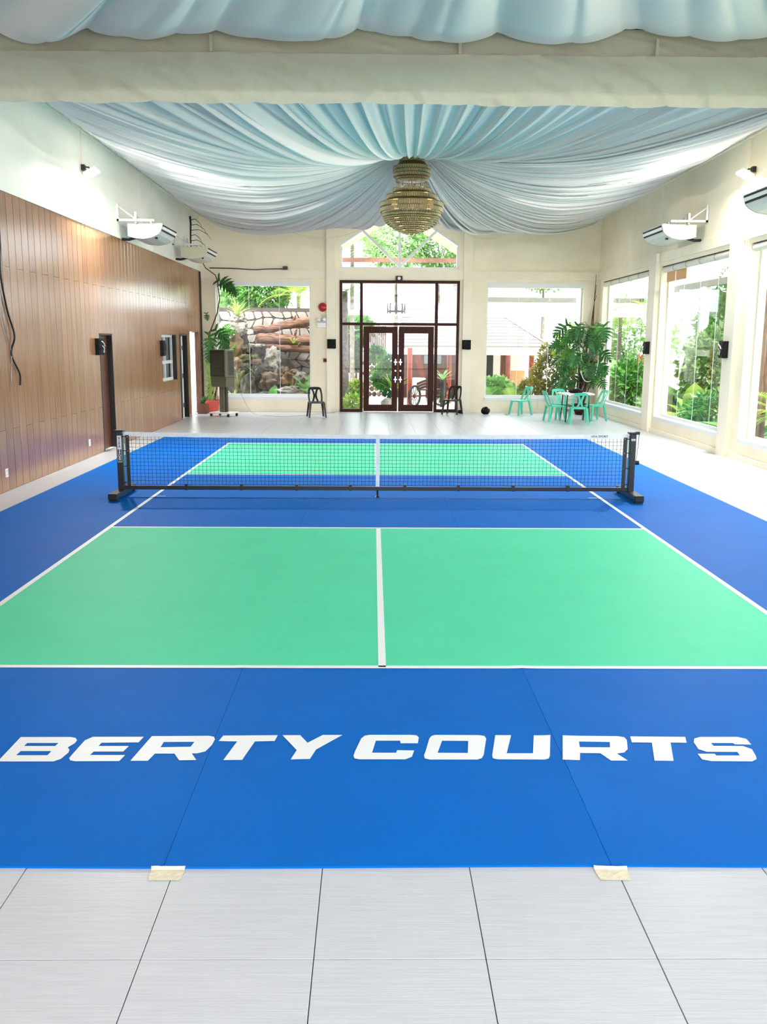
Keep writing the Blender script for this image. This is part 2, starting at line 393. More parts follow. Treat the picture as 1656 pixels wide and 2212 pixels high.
def bigwin(nm,lab,wn,npane):
    a,b,c,d=wn; w=thing(nm,lab,'window',(a,YB,c),kind='structure'); yg=YB+0.18
    MB().box(a,b,YB-0.03,YB+0.3,c-0.06,c+0.03).build('sill',M['white_alu'],w)
    f=MB().box(a,a+0.05,yg-0.028,yg+0.028,c+0.1,d-0.14).box(b-0.05,b,yg-0.028,yg+0.028,c+0.1,d-0.14).box(a,b,yg-0.03,yg+0.03,c+0.02,c+0.1).box(a,b,YB-0.01,yg+0.03,d-0.14,d)
    f.build('window_frame',M['white_alu'],w); pw=(b-a-0.1)/npane
    for i in range(npane):
        p0=a+0.05+i*pw; MB().box(p0+0.004,p0+pw-0.004,yg-0.005,yg+0.005,c+0.1,d-0.14).build('pane',M['glass'],w)
        if i: MB().box(p0-0.006,p0+0.006,yg-0.008,yg+0.008,c+0.1,d-0.14).build('pane_joint',M['silicone'],w)
bigwin('window_8','large far window left of the entrance looking onto the rock garden',LW,3)
bigwin('window_9','large far window right of the entrance looking onto the tiled pavilion',RWN,3)
# gable window over the entrance
w=thing('window_10','gable shaped window with radiating white bars above the entrance','window',(XC,YB,AZ0),kind='structure')
f=MB(); yg=YB+0.1
f.box(AX0,AX1,yg-0.05,yg+0.05,AZ0,AZ0+0.06).box(AX0,AX0+0.06,yg-0.047,yg+0.047,AZ0+0.06,AZ1-0.075).box(AX1-0.06,AX1,yg-0.047,yg+0.047,AZ0+0.06,AZ1-0.075)
f.prism([(AX0,AZ1),(AX0,AZ1-0.08),(xa,AZT-0.08),(xa,AZT)],1,yg-0.05,yg+0.05).prism([(AX1,AZ1-0.08),(AX1,AZ1),(xb,AZT),(xb,AZT-0.08)],1,yg-0.05,yg+0.05)
f.build('window_frame',M['white_alu'],w)
def bar(mb,p,q,wd,y0,y1):
    d=Vector((q[0]-p[0],q[1]-p[1])); n=Vector((-d.y,d.x)).normalized()*wd/2
    mb.prism([(p[0]-n.x,p[1]-n.y),(q[0]-n.x,q[1]-n.y),(q[0]+n.x,q[1]+n.y),(p[0]+n.x,p[1]+n.y)],1,y0,y1)
for n_,q in enumerate(((-0.43,5.36),(0.70,AZT),(1.83,5.36))):
    mb=MB(); bar(mb,(XC,AZ0+0.07),q,0.075,yg-0.030-0.002*n_,yg+0.030+0.002*n_); mb.build('glazing_bar',M['white_alu'],w)
for poly in ([(AX0,AZ0),(XC,AZ0),(-0.43,5.36),(AX0,AZ1)],[(XC,AZ0),(XC,AZT),(xa,AZT),(-0.43,5.36)],[(XC,AZ0),(1.83,5.36),(xb,AZT),(XC,AZT)],[(XC,AZ0),(AX1,AZ0),(AX1,AZ1),(1.83,5.36)]):
    MB().prism(poly,1,yg-0.004,yg+0.004).build('pane',M['glass'],w)
# entrance: mahogany frame, fixed panes and double door
en=thing('door_4','dark red mahogany entrance with glazed double doors and transom panes','door',(XC,YB,0),kind='structure')
yf0,yf1=YB-0.03,YB+0.12
f=MB(); x0,x1,_,zt=DR
for a,b in ((x0,x0+0.08),(x1-0.08,x1)): f.box(a,b,yf0,yf1,0,zt)
for a,b in ((-0.47,-0.38),(1.77,1.86)): f.box(a,b,yf0+0.003,yf1-0.003,0,zt-0.08)
f.box(x0+0.08,x1-0.08,yf0+0.002,yf1-0.002,zt-0.08,zt).box(x0+0.08,x1-0.08,yf0+0.005,yf1-0.005,2.58,2.66)
for a,b in ((x0+0.08,-0.47),(1.86,x1-0.08)): f.box(a,b,yf0+0.005,yf1-0.005,0,0.09)
f.build('frame',M['mahog'],en)
for (a,b,c,d) in ((x0+0.08,-0.47,2.66,zt-0.08),(-0.38,1.77,2.66,zt-0.08),(1.86,x1-0.08,2.66,zt-0.08),(x0+0.08,-0.47,0.09,2.58),(1.86,x1-0.08,0.09,2.58)):
    MB().box(a,b,YB+0.04,YB+0.05,c,d).build('pane',M['glass'],en)
for side in (0,1):
    a,b=((-0.36,0.665),(0.695,1.75))[side]
    lf=MB(); st=0.17; y0_,y1_=YB+0.0,YB+0.06
    lf.box(a,a+st,y0_,y1_,0.02,2.55).box(b-st,b,y0_,y1_,0.02,2.55).box(a+st,b-st,y0_,y1_,2.35,2.55).box(a+st,b-st,y0_,y1_,0.02,0.22)
    leaf=lf.build('door_leaf',M['mahog'],en)
    MB().box(a+st,b-st,YB+0.025,YB+0.035,0.22,2.35).build('pane',M['glass'],leaf)
    xh=(b-0.06) if side==0 else (a+0.06)
    for z in (1.5,0.98):
        h=MB().box(xh-0.014,xh+0.014,YB-0.03,YB,z-0.09,z+0.09).box(xh-0.045,xh+0.045,YB-0.045,YB-0.03,z-0.018,z+0.018); h.build('pull_plate',M['chrome'],leaf)
    MB().cyl((xh,YB-0.03,1.24),(xh,YB,1.24),0.025,n=12).build('lock',M['chrome'],leaf)

# unseen front wall added to cut daylight; wide doorway sized for near floor brightness
tag(MB().box(XL-0.3,-4.2,YF-0.2,YF,-0.1,6.5).box(5.6,XR+0.3,YF-0.2,YF,-0.1,6.5).box(-4.2,5.6,YF-0.2,YF,4.6,6.5).build('wall_front_added',M['cream']),'unseen cream wall added behind the camera to cut daylight, with a wide doorway','wall',kind='structure')
# unseen roof slab above the ceiling cloth, put in to block sky light
tag(MB().box(XL-0.3,XR+0.3,YF,YB+0.3,6.5,6.6).build('ceiling',M['roof']),'roof deck hidden above the draped ceiling cloth, put in to block sky light','ceiling',kind='structure')
# ------------------------------------------------------------------ court mat
M['blue']=mat('blue_court_vinyl',rgb(0,102,192),0.55,spec=0.05,var=0.05,vscale=2.2,bump=0.10,bscale=220)
M['green']=mat('green_court_print',rgb(84,214,167),0.55,spec=0.1,var=0.03,vscale=2.2,bump=0.08,bscale=220)
M['line']=mat('white_court_print',rgb(238,240,240),0.45,spec=0.3)
mt=thing('court_mat','blue vinyl court mat with green service boxes, white lines and lettering','mat',(0,0,0))
ZM=0.010
sx=[-MX,-2.75,-0.905,0.912,2.75,MX]
def ripple(x,y):
    """small buckles along the right hand seam near the front, and a gentle curl at the front edge"""
    d=x-0.912-0.015*math.sin(y*2.3); e=math.exp(-(d/0.05)**2)
    a=max(0.0,min(1.0,(-6.3-y)/0.6))*max(0,min(1,(y+8.9)/0.3))
    z=e*a*0.007*(0.6+0.9*N2(x*3,y*9,2))
    d2=x+0.9; z+=math.exp(-(d2/0.03)**2)*0.0015*max(0.0,min(1.0,(-2.5-y)))
    return max(0.0,z)
for i in range(5):
    a,b=sx[i]+(0.001 if i else 0),sx[i+1]-(0.001 if i<4 else 0)
    mb=MB(); ny=150; nx=10
    xs=[a+(b-a)*(0.5-0.5*math.cos(PI*q/nx)) for q in range(nx+1)]
    ys=[MY0+(MY1-MY0)*(q/ny)**1.25 for q in range(ny+1)]
    for yy in ys:
        for xx in xs: mb.v.append((xx,yy+(0.006*math.sin(xx*2.1) if yy==MY0 else 0),ZM+ripple(xx,yy)))
    w_=nx+1
    for q in range(ny):
        for s_ in range(nx): mb.f.append((q*w_+s_,q*w_+s_+1,(q+1)*w_+s_+1,(q+1)*w_+s_))
    # skirt
    n0=len(mb.v); rim=[s_ for s_ in range(w_)]+[q*w_+nx for q in range(1,ny+1)]+[ny*w_+s_ for s_ in range(nx-1,-1,-1)]+[q*w_ for q in range(ny-1,0,-1)]
    for r_ in rim: v=mb.v[r_]; mb.v.append((v[0],v[1],0.0005))
    for k_ in range(len(rim)): mb.f.append((rim[k_],n0+k_,n0+(k_+1)%len(rim),rim[(k_+1)%len(rim)]))
    smoothen(mb.build('mat_strip',M['blue'],mt),50)
def flat(name,mt_,x0,x1,y0,y1,z,nx=1,ny=1):
    mb=MB()
    for j in range(ny+1):
        for i in range(nx+1):
            x=x0+(x1-x0)*i/nx; y=y0+(y1-y0)*j/ny; mb.v.append((x,y,z+ripple(x,y)))
    for j in range(ny):
        for i in range(nx): a=j*(nx+1)+i; mb.f.append((a,a+1,a+nx+2,a+nx+1))
    return mb.build(name,mt_,mt,True)
HW,BL,KL,LWD=3.05,6.70,2.13,0.05
for sgn in (-1,1):
    y0,y1=sorted((sgn*KL,sgn*BL))
    for x0,x1 in ((-HW,0),(0,HW)): flat('service_box',M['green'],x0,x1,y0,y1,ZM+0.0012,40,80)
    flat('baseline',M['line'],-HW,HW,sgn*BL-LWD/2,sgn*BL+LWD/2,ZM+0.0024,120,2)
    flat('kitchen_line',M['line'],-HW,HW,sgn*KL-LWD/2,sgn*KL+LWD/2,ZM+0.0024,120,2)
    flat('centre_line',M['line'],-LWD/2,LWD/2,y0,y1,ZM+0.0024,2,60)
    flat('sideline',M['line'],sgn*HW-LWD/2,sgn*HW+LWD/2,-BL-LWD/2,BL+LWD/2,ZM+0.0026,1,1)
    flat('net_mark',M['line'],sgn*HW-sgn*0.1-0.06,sgn*HW-sgn*0.1+0.06,-0.012,0.012,ZM+0.0026)
LETTERS = [
  ('B', [(-1.94, -7.791), (-1.675, -7.79), (-1.645, -7.802), (-1.628, -7.831), (-1.629, -7.868), (-1.649, -7.918), (-1.631, -7.946), (-1.625, -7.979), (-1.641, -8.054), (-1.668, -8.082), (-1.947, -8.083)], [[(-1.878, -7.865), (-1.715, -7.865), (-1.72, -7.902), (-1.882, -7.902)], [(-1.876, -7.963), (-1.719, -7.963), (-1.722, -8.011), (-1.881, -8.012)]]),
  ('E', [(-1.558, -7.787), (-1.286, -7.786), (-1.297, -7.856), (-1.49, -7.862), (-1.494, -7.901), (-1.336, -7.901), (-1.348, -7.967), (-1.499, -7.968), (-1.507, -8.008), (-1.327, -8.008), (-1.339, -8.077), (-1.559, -8.08), (-1.588, -8.069), (-1.601, -8.043), (-1.599, -8.0), (-1.587, -7.833)], []),
  ('R', [(-1.245, -7.777), (-0.941, -7.773), (-0.911, -7.788), (-0.9, -7.82), (-0.904, -7.889), (-0.925, -7.966), (-0.963, -7.988), (-0.991, -7.988), (-0.953, -8.065), (-1.039, -8.068), (-1.079, -7.991), (-1.179, -7.991), (-1.196, -8.074), (-1.284, -8.074)], [[(-1.165, -7.852), (-1.004, -7.849), (-1.012, -7.909), (-1.168, -7.915)]]),
  ('T', [(-0.864, -7.77), (-0.572, -7.764), (-0.581, -7.837), (-0.685, -7.843), (-0.722, -8.062), (-0.817, -8.065), (-0.779, -7.843), (-0.877, -7.84)], []),
  ('Y', [(-0.547, -7.764), (-0.452, -7.763), (-0.405, -7.859), (-0.33, -7.76), (-0.224, -7.76), (-0.355, -7.941), (-0.38, -8.051), (-0.477, -8.057), (-0.455, -7.949), (-0.485, -7.888)], []),
  ('C', [(-0.077, -7.758), (0.144, -7.758), (0.176, -7.764), (0.187, -7.79), (0.178, -7.864), (0.087, -7.864), (0.085, -7.832), (-0.044, -7.833), (-0.064, -7.978), (0.06, -7.978), (0.067, -7.948), (0.155, -7.951), (0.14, -8.025), (0.106, -8.055), (-0.128, -8.055), (-0.153, -8.044), (-0.159, -8.014), (-0.152, -7.96), (-0.122, -7.804), (-0.103, -7.768)], []),
  ('O', [(0.276, -7.758), (0.512, -7.76), (0.541, -7.77), (0.548, -7.802), (0.511, -8.001), (0.497, -8.039), (0.472, -8.057), (0.23, -8.057), (0.205, -8.043), (0.203, -8.008), (0.215, -7.953), (0.243, -7.803), (0.257, -7.771)], [[(0.309, -7.832), (0.448, -7.835), (0.431, -7.98), (0.275, -7.978)]]),
  ('U', [(0.602, -7.76), (0.688, -7.76), (0.632, -7.983), (0.768, -7.983), (0.81, -7.763), (0.9, -7.762), (0.849, -8.018), (0.837, -8.045), (0.815, -8.056), (0.577, -8.054), (0.553, -8.042), (0.554, -8.007)], []),
  ('R', [(0.966, -7.766), (1.259, -7.771), (1.294, -7.784), (1.299, -7.82), (1.273, -7.933), (1.244, -7.973), (1.203, -7.985), (1.238, -8.067), (1.152, -8.067), (1.118, -7.982), (1.013, -7.979), (0.994, -8.062), (0.906, -8.062)], [[(1.038, -7.84), (1.201, -7.846), (1.186, -7.912), (1.027, -7.909)]]),
  ('T', [(1.33, -7.774), (1.626, -7.78), (1.609, -7.854), (1.524, -7.851), (1.47, -8.07), (1.374, -8.067), (1.424, -7.852), (1.318, -7.849)], []),
  ('S', [(1.708, -7.78), (1.91, -7.779), (1.948, -7.805), (1.946, -7.876), (1.86, -7.873), (1.855, -7.857), (1.738, -7.857), (1.739, -7.892), (1.895, -7.894), (1.926, -7.932), (1.915, -8.01), (1.903, -8.049), (1.87, -8.075), (1.664, -8.072), (1.622, -8.052), (1.622, -7.987), (1.709, -7.987), (1.712, -8.008), (1.834, -8.007), (1.837, -7.965), (1.677, -7.963), (1.645, -7.932), (1.65, -7.845), (1.669, -7.8)], []),
]
for ch,outer,holes in LETTERS:
    cu=bpy.data.curves.new('letter','CURVE'); cu.dimensions='2D'; cu.fill_mode='BOTH'
    for lp in [outer]+holes:
        sp=cu.splines.new('POLY'); sp.points.add(len(lp)-1); sp.use_cyclic_u=True
        for k_,(x,y) in enumerate(lp): sp.points[k_].co=(x,y,0,1)
    tmp=bpy.data.objects.new('letter_curve',cu); COL.objects.link(tmp)
    me=bpy.data.meshes.new_from_object(tmp); bpy.data.objects.remove(tmp); bpy.data.curves.remove(cu)
    bm=bmesh.new(); bm.from_mesh(me)
    bmesh.ops.subdivide_edges(bm,edges=[e for e in bm.edges if e.calc_length()>0.05],cuts=2,use_grid_fill=False); bmesh.ops.triangulate(bm,faces=bm.faces)
    for v in bm.verts: v.co.z=ZM+0.0022+ripple(v.co.x,v.co.y)
    bmesh.ops.recalc_face_normals(bm,faces=bm.faces)
    bm.to_mesh(me); bm.free(); me.materials.clear(); me.materials.append(M['line'])
    o=bpy.data.objects.new('letter_'+ch.lower(),me); COL.objects.link(o); o.parent=mt
# masking tape at the front seams
M['tape']=mat('masking_tape',rgb(222,212,186),0.6,var=0.08,vscale=30)
for x,lab,an in ((-0.885,'wrinkled masking tape holding the left front seam of the mat',0.06),(0.905,'wrinkled masking tape holding the right front seam of the mat',-0.2)):
    mb=MB(); nx,ny=10,8
    for j in range(ny+1):
        for i in range(nx+1):
            u=i/nx-0.5; v=j/ny; px=u*0.125*(1+0.1*v); py=-0.02+0.085*v-0.07
            if (i in (0,nx)): px*=1+0.1*N2(j*1.7,x)
            zz=0.0015+0.003*abs(N2(u*9+x,v*7))+(0.0105 if py>-0.006 else 0.0)
            mb.v.append((x+px*math.cos(an)-py*0.0,MY0+py+px*math.sin(an)*0.2,zz))
    for j in range(ny):
        for i in range(nx): a=j*(nx+1)+i; mb.f.append((a,a+1,a+nx+2,a+nx+1))
    tag(mb.build('masking_tape',M['tape']),lab,'tape','tape pieces at the mat front edge')

# ------------------------------------------------------------------ portable net
M['netcord']=mat('black_net_cord',rgb(14,14,16),0.7)
M['nettape']=mat('white_net_tape',rgb(226,228,230),0.7,var=0.06,vscale=14,bump=0.3,bscale=18)
nt_=thing('pickleball_net','portable black net with white top band standing across the blue mat','net',(0,0,ZM))
XPL,XPR=-3.475,3.455
def topz(x):
    t=(x-XPL)/(XPR-XPL); return 0.885-0.022*4*t*(1-t)
for sg,xp in ((-1,XPL),(1,XPR)):
    post=MB().bev(xp-0.042,xp+0.042,-0.042,0.042,0.07,0.895,0.006).build('post',M['black'],nt_)
    MB().bev(xp-0.06,xp+0.06,-0.06,0.06,0.893,0.915,0.005).build('cap',M['black'],post)
    foot=MB().bev(xp-0.062,xp+0.062,-0.48,0.5,0.035,0.115,0.008).build('foot_bar',M['black'],nt_)
    MB().box(xp-0.055,xp+0.055,-0.46,-0.4,ZM,0.036).build('foot_pad',M['blackmatte'],foot)
    MB().box(xp-0.055,xp+0.055,0.42,0.48,ZM,0.036).build('foot_pad',M['blackmatte'],foot)
    MB().cyl((xp-sg*0.075,0,0.13),(xp-sg*0.075,0,0.86),0.012,n=8).build('lacing_rod',M['metal'],nt_)
    MB().box(xp-sg*0.10-0.022,xp-sg*0.10+0.022,-0.012,0.012,0.155,0.845).build('side_band',M['black'],nt_)
    for z in (0.2,0.42,0.63,0.82): MB().cyl((xp-sg*0.10,-0.014,z),(xp-sg*0.10,0.014,z),0.008,n=8).build('eyelet',M['chrome'],nt_)
    for z in (0.2,0.42,0.63,0.82): MB().tube([(xp-sg*0.1,-0.016,z),(xp-sg*0.06,-0.02,z+0.005),(xp-sg*0.03,-0.045,z)],0.006,5).build('tie',M['netcord'],nt_)
    MB().tube([(xp-sg*0.03,-0.02,0.875),(xp-sg*0.07,-0.02,0.88),(xp-sg*0.11,-0.01,0.872)],0.006,6).build('tension_cord',M['white'],nt_)
    if sg<0:
        pl=MB().box(xp-0.028,xp+0.03,-0.0445,-0.0415,0.48,0.84).build('name_plate',M['white_alu'],post)
        MB().box(xp-0.024,xp+0.026,-0.0455,-0.044,0.485,0.655).build('plate_field',M['black'],pl)
    else:
        MB().box(xp-0.03,xp+0.03,-0.0445,-0.042,0.80,0.83).build('name_plate',M['metal'],post)
        MB().cyl((xp+0.03,0,0.5),(xp+0.1,0,0.5),0.03,n=14).build('tension_knob',M['black'],post)
        MB().cyl((xp+0.03,-0.02,0.905),(xp+0.085,-0.02,0.905),0.02,n=12).build('top_pulley',M['black'],post)
        MB().tube([(xp+0.08,-0.02,0.9),(xp+0.07,-0.03,0.76),(xp+0.075,-0.03,0.72),(xp+0.062,-0.03,0.68),(xp+0.065,-0.02,0.62),(xp+0.06,-0.01,0.52)],0.004,5).build('tension_line',M['netcord'],post)
# mesh of cords
mb=MB(); XA,XB=XPL+0.105,XPR-0.105; nx=int((XB-XA)/0.0525); ZB=0.175; nz=13
def cord(pts,r=0.0029): mb.tube(pts,r,4)
jit=lambda a,b: 0.006*N2(a*1.3,b*1.7,3.1)
for i in range(nx+1):
    x=XA+(XB-XA)*i/nx; z1=topz(x)-0.05
    cord([(x+jit(i,k_),jit(k_,i)*0.8,ZB+(z1-ZB)*k_/nz) for k_ in range(0,nz+1)])
for k_ in range(nz+1):
    pts=[]
    for i in range(nx+1):
        x=XA+(XB-XA)*i/nx; z1=topz(x)-0.05
        pts.append((x+jit(i,k_),jit(k_,i)*0.8,ZB+(z1-ZB)*k_/nz+0.4*jit(i+9,k_+4)))
    cord(pts,0.0029 if k_ else 0.004)
tag(mb.build('net_mesh',M['netcord'],nt_),kind='stuff')
# top band
mb=MB(); n=140
for i in range(n+1):
    x=XPL+0.05+(XPR-XPL-0.1)*i/n; z=topz(x); w=0.0025*math.sin(i*0.9)+0.004*N2(i*.3,1)
    for (yy,dz) in ((-0.009+w,-0.055),(-0.011,-0.03),(-0.007,-0.003),(0.0,0.003),(0.007,-0.003),(0.011,-0.03),(0.009+w,-0.055)): mb.v.append((x,yy,z+dz+0.002*N2(i*.5,dz*30)))
for i in range(n):
    for k_ in range(6): a=i*7+k_; mb.f.append((a,a+1,a+8,a+7))
tb=mb.build('top_band',M['nettape'],nt_,True)
# bottom bar, ties, centre strap and centre foot
MB().bev(XPL+0.03,XPR-0.03,-0.025,0.025,0.105,0.155,0.005).build('bottom_bar',M['black'],nt_)
for x in (-2.6,-1.85,-1.1,-0.37,0.37,1.1,1.85,2.6): MB().box(x-0.02,x+0.02,-0.029,0.029,0.1,0.185).build('bar_tie',M['black'],nt_)
MB().box(-0.025,0.025,-0.013,0.013,0.15,topz(0)+0.004).build('centre_strap',M['nettape'],nt_)
MB().cyl((0,0,0.02),(0,0,0.11),0.013,n=8).cyl((0,0,ZM+0.001),(0,0,0.03),0.04,0.018,n=12).build('centre_foot',M['black'],nt_)
# lettering on the post plate and on the band
def text_part(name,s,size,mt_,parent,loc,rot,ext=0.0006,vert=False):
    cu=bpy.data.curves.new(name,'FONT'); cu.body='\n'.join(s) if vert else s; cu.size=size; cu.offset=0.0009 if vert else 0.0; cu.extrude=ext; cu.align_x='CENTER'; cu.align_y='CENTER'
    if vert: cu.space_line=0.78
    tmp=bpy.data.objects.new(name,cu); COL.objects.link(tmp); bpy.context.view_layer.update()
    me=bpy.data.meshes.new_from_object(tmp.evaluated_get(bpy.context.evaluated_depsgraph_get())); bpy.data.objects.remove(tmp); bpy.data.curves.remove(cu)
    me.materials.clear(); me.materials.append(mt_)
    o=bpy.data.objects.new(name,me); COL.objects.link(o); o.parent=parent; o.location=Vector(loc)-woff(parent); o.rotation_euler=rot
    return o
text_part('lettering','VIFA',0.048,M['black'],pl,(XPL+0.001,-0.0462,0.748),(PI/2,0,0),vert=True)
text_part('lettering','SPORT',0.042,M['white'],pl,(XPL+0.001,-0.0465,0.57),(PI/2,0,0),vert=True)
text_part('lettering','VIFA SPORT',0.045,M['black'],tb,(3.0,-0.013,topz(3.0)-0.026),(PI/2,0,0))
# ------------------------------------------------------------------ draped ceiling cloth
def drape(name, lab, cx, cy, zc, x0, x1, y0, y1, zl, zr, zb, zf, sagf, npl, seed, amp=1.0, rc=0.16, nu=56, per=9, mt_=None, cap=0.26, edge=0.25, fine=0.45):
    """cloth gathered at a ring over (cx,cy) and fanned out in pleats to the four sides of the bay"""
    mb=MB(); rr=random.Random(seed)
    per_len=2*((x1-x0)+(y1-y0)); na=npl*per
    def border(s):
        s%=per_len; a=x1-x0; b=y1-y0
        if s<a: return (x0+s,y0,zf)
        s-=a
        if s<b: return (x1,y0+s,zr)
        s-=b
        if s<a: return (x1-s,y1,zb)
        s-=a
        return (x0,y1-s,zl)
    for i in range(na):
        s=per_len*i/na; bx_,by_,bz=border(s)
        th=math.atan2(by_-cy,bx_-cx)
        ph=2*PI*npl*i/na+2.4*N2(s*0.55,seed)+3.4*N2(s*0.16,seed+5)
        ph2=ph*0.37+2.5*N2(s*.3,seed+1); ph3=ph*2.3+2*N2(s*.9,seed+8)
        h=1.35-1.3*abs(math.sin(ph/2))**0.6-0.9*abs(math.sin(ph2/2+0.6))**0.6-fine*abs(math.sin(ph3/2))**0.7+0.6*N2(s*0.5,seed+2)
        e=0.5+0.8*abs(N2(s*0.45,seed+3))+0.35*N2(s*.2,seed+9)
        sg=sagf(th)*(1+0.10*N2(s*0.5,seed+4)+0.12*N2(s*1.3,seed+6))
        dist=math.hypot(bx_-cx,by_-cy)
        for j in range(nu+1):
            u=j/nu; uu=u**1.15
            r=rc+(dist-rc)*uu
            x=cx+(bx_-cx)*(r/dist); y=cy+(by_-cy)*(r/dist)
            z=zc+(bz-zc)*uu-sg*4*uu*(1-uu)*(1.0+0.25*(0.5-uu))
            wloc=per_len/npl*uu
            a=amp*min(cap,1.3*wloc+0.012)*e*(1-0.45*uu*uu)
            if uu>0.93: a*=max(edge,(1-uu)/0.07)
            z+=a*h
            tx,ty=-(y-cy),(x-cx); tl=math.hypot(tx,ty) or 1; la=0.35*a*math.sin(ph+0.7)
            mb.v.append((min(max(x+tx/tl*la,x0),x1),min(max(y+ty/tl*la,y0),y1),z))
    m=nu+1
    for i in range(na):
        k=(i+1)%na
        for j in range(nu): mb.f.append((i*m+j,k*m+j,k*m+j+1,i*m+j+1))
    o=mb.build(name,mt_ or M['drape'],None,True)
    return tag(o,lab,'ceiling cloth')
def sag_back(th):
    # th: 0 = right wall, pi/2 = back wall, -pi/2 = towards the beam
    s=math.sin(th)
    base=0.62+0.30*max(0,s)-0.02*max(0,-s)
    if s>0: base-=0.45*math.exp(-((th-PI/2+0.0)/0.14)**2)
    return base
CXC,CYC=0.72,7.6
drape('ceiling_drape','white cloth swags gathered above the chandelier and fanned out in pleats to the walls',CXC,CYC,6.06,XL+0.07,XR-0.07,-0.35,YB-0.05,5.72,5.75,5.86,5.75,sag_back,150,3.3,amp=1.0,per=10)
def sag_front(th): return 0.5
drape('ceiling_drape','blue-grey cloth swags hanging from the ceiling in front of the fabric beam',CXC,-8.8,6.3,XL+0.07,XR-0.07,YF,-0.78,5.75,5.75,5.66,5.75,lambda th:0.38,34,8.1,amp=1.3,per=26,nu=50,cap=0.34,edge=0.7,fine=0.3)
# ------------------------------------------------------------------ fabric wrapped beam across the hall
bm_=thing('beam','cloth wrapped beam with a hanging valance spanning the whole hall','beam',(0.7,-0.55,4.9),kind='structure')
MB().box(XL+0.02,XR-0.02,-0.54,-0.36,5.18,5.52).build('beam_core',M['roof'],bm_)
def valance(name,y,z0,z1,amp,seed,mt_):
    mb=MB(); nx=420; nz=18
    for j in range(nz+1):
        for i in range(nx+1):
            x=XL+0.02+(XR-XL-0.04)*i/nx; t=j/nz; z=z0+(z1-z0)*t
            f=amp*(N2(x*1.6+t*1.3,t*1.2,seed)*0.9+0.5*N2(x*4+2.5*t,t*2,seed+3)+0.3*N2(x*11,t*6,seed+6)+0.9*(1-abs(N2(x*1.5+1.6*t*t,t*0.7,seed+9)))**9)*(0.35+0.65*(1-t))
            mb.v.append((x,y-f,z+(0.012*N2(x*0.8,seed) if j==0 else 0)))
    w=nx+1
    for j in range(nz):
        for i in range(nx): a=j*w+i; mb.f.append((a,a+1,a+w+1,a+w))
    return mb.build(name,mt_,bm_,True)
valance('valance',-0.68,4.895,5.46,0.085,1.7,M['beamcloth'])
valance('back_valance',-0.30,5.03,5.5,0.03,4.2,M['beamcloth'])
M['beamcloth2']=mat('beam_band_cloth',rgb(168,166,150),0.9,spec=0.1,bump=0.5,bscale=7)
valance('upper_band',-0.60,5.44,5.78,0.02,9.7,M['beamcloth2'])
for x in (-2.0,0.95,3.3): MB().box(x-0.018,x+0.018,-0.685,-0.66,5.47,5.66).build('hanger_clip',M['beamcloth'],bm_)

# ------------------------------------------------------------------ chandelier
M['bronze']=mat('dark_bronze',rgb(120,88,44),0.35,metal=0.7)
M['gold']=mat('gilt_metal',rgb(186,150,84),0.25,metal=0.9)
m=bpy.data.materials.new('amber_crystal'); m.use_nodes=True; b=m.node_tree.nodes['Principled BSDF']
b.inputs['Base Color'].default_value=rgb(240,222,178); b.inputs['Roughness'].default_value=0.04; b.inputs['Transmission Weight'].default_value=0.5; b.inputs['IOR'].default_value=1.7; b.inputs['Metallic'].default_value=0.15
M['crystal']=m
ch=thing('chandelier','tiered amber crystal chandelier hanging from the gathered ceiling cloth','chandelier',(CXC,CYC,4.3))
c2=(CXC,CYC)
MB().lathe([(0.02,6.02),(0.09,6.0),(0.11,5.97),(0.06,5.94),(0.03,5.9)],16,(CXC,CYC,0)).build('canopy',M['gold'],ch,True)
MB().cyl((CXC,CYC,5.2),(CXC,CYC,6.51),0.012,n=8).build('stem',M['gold'],ch)
def rods(r0,z0,r1,z1,n):
    for k in range(n):
        t=2*PI*k/n; MB().cyl((CXC+r0*math.cos(t),CYC+r0*math.sin(t),z0),(CXC+r1*math.cos(t),CYC+r1*math.sin(t),z1),0.005,n=5).build('rod',M['gold'],ch)
rods(0.07,5.96,0.24,5.79,10); rods(0.30,5.37,0.30,5.21,14)
def prisms(mb,r,z0,z1,n,w,ph=0.0):
    for k in range(n):
        t=2*PI*(k+ph)/n; q=Vector((CXC+r*math.cos(t),CYC+r*math.sin(t),0)); rad=Vector((math.cos(t),math.sin(t),0)); tan=Vector((-math.sin(t),math.cos(t),0))
        h=z0-z1; a=0.35*N2(k*3.1,r*9)
        V=[q+Vector((0,0,z0)),q+tan*w+Vector((0,0,z0-0.12*h)),q+rad*w+Vector((0,0,z0-0.12*h)),q-tan*w+Vector((0,0,z0-0.12*h)),q-rad*w+Vector((0,0,z0-0.12*h)),
           q+tan*w+Vector((0,0,z1+0.25*h)),q+rad*w+Vector((0,0,z1+0.25*h)),q-tan*w+Vector((0,0,z1+0.25*h)),q-rad*w+Vector((0,0,z1+0.25*h)),q+Vector((0,0,z1))]
        F=[(0,1,2),(0,2,3),(0,3,4),(0,4,1)]+[(1+i,1+(i+1)%4,5+(i+1)%4,5+i) for i in range(4)]+[(9,6,5),(9,7,6),(9,8,7),(9,5,8)]
        mb.add(V,F)
def tier(r,z0,z1,n,rows,w):
    g=MB().ring(r,z0-0.008,0.007,0.016,40,c2).build('tier_ring',M['gold'],ch)
    mb=MB(); h=(z0-z1)/rows
    for q in range(rows): prisms(mb,r-0.006*q,z0-q*h,z0-(q+1)*h+0.004,n,w,0.5*(q%2))
    tag(mb.build('crystal_row',M['crystal'],ch),kind='stuff')
tier(0.255,5.79,5.64,48,2,0.011); tier(0.39,5.65,5.45,70,3,0.011); tier(0.33,5.45,5.35,60,2,0.010)
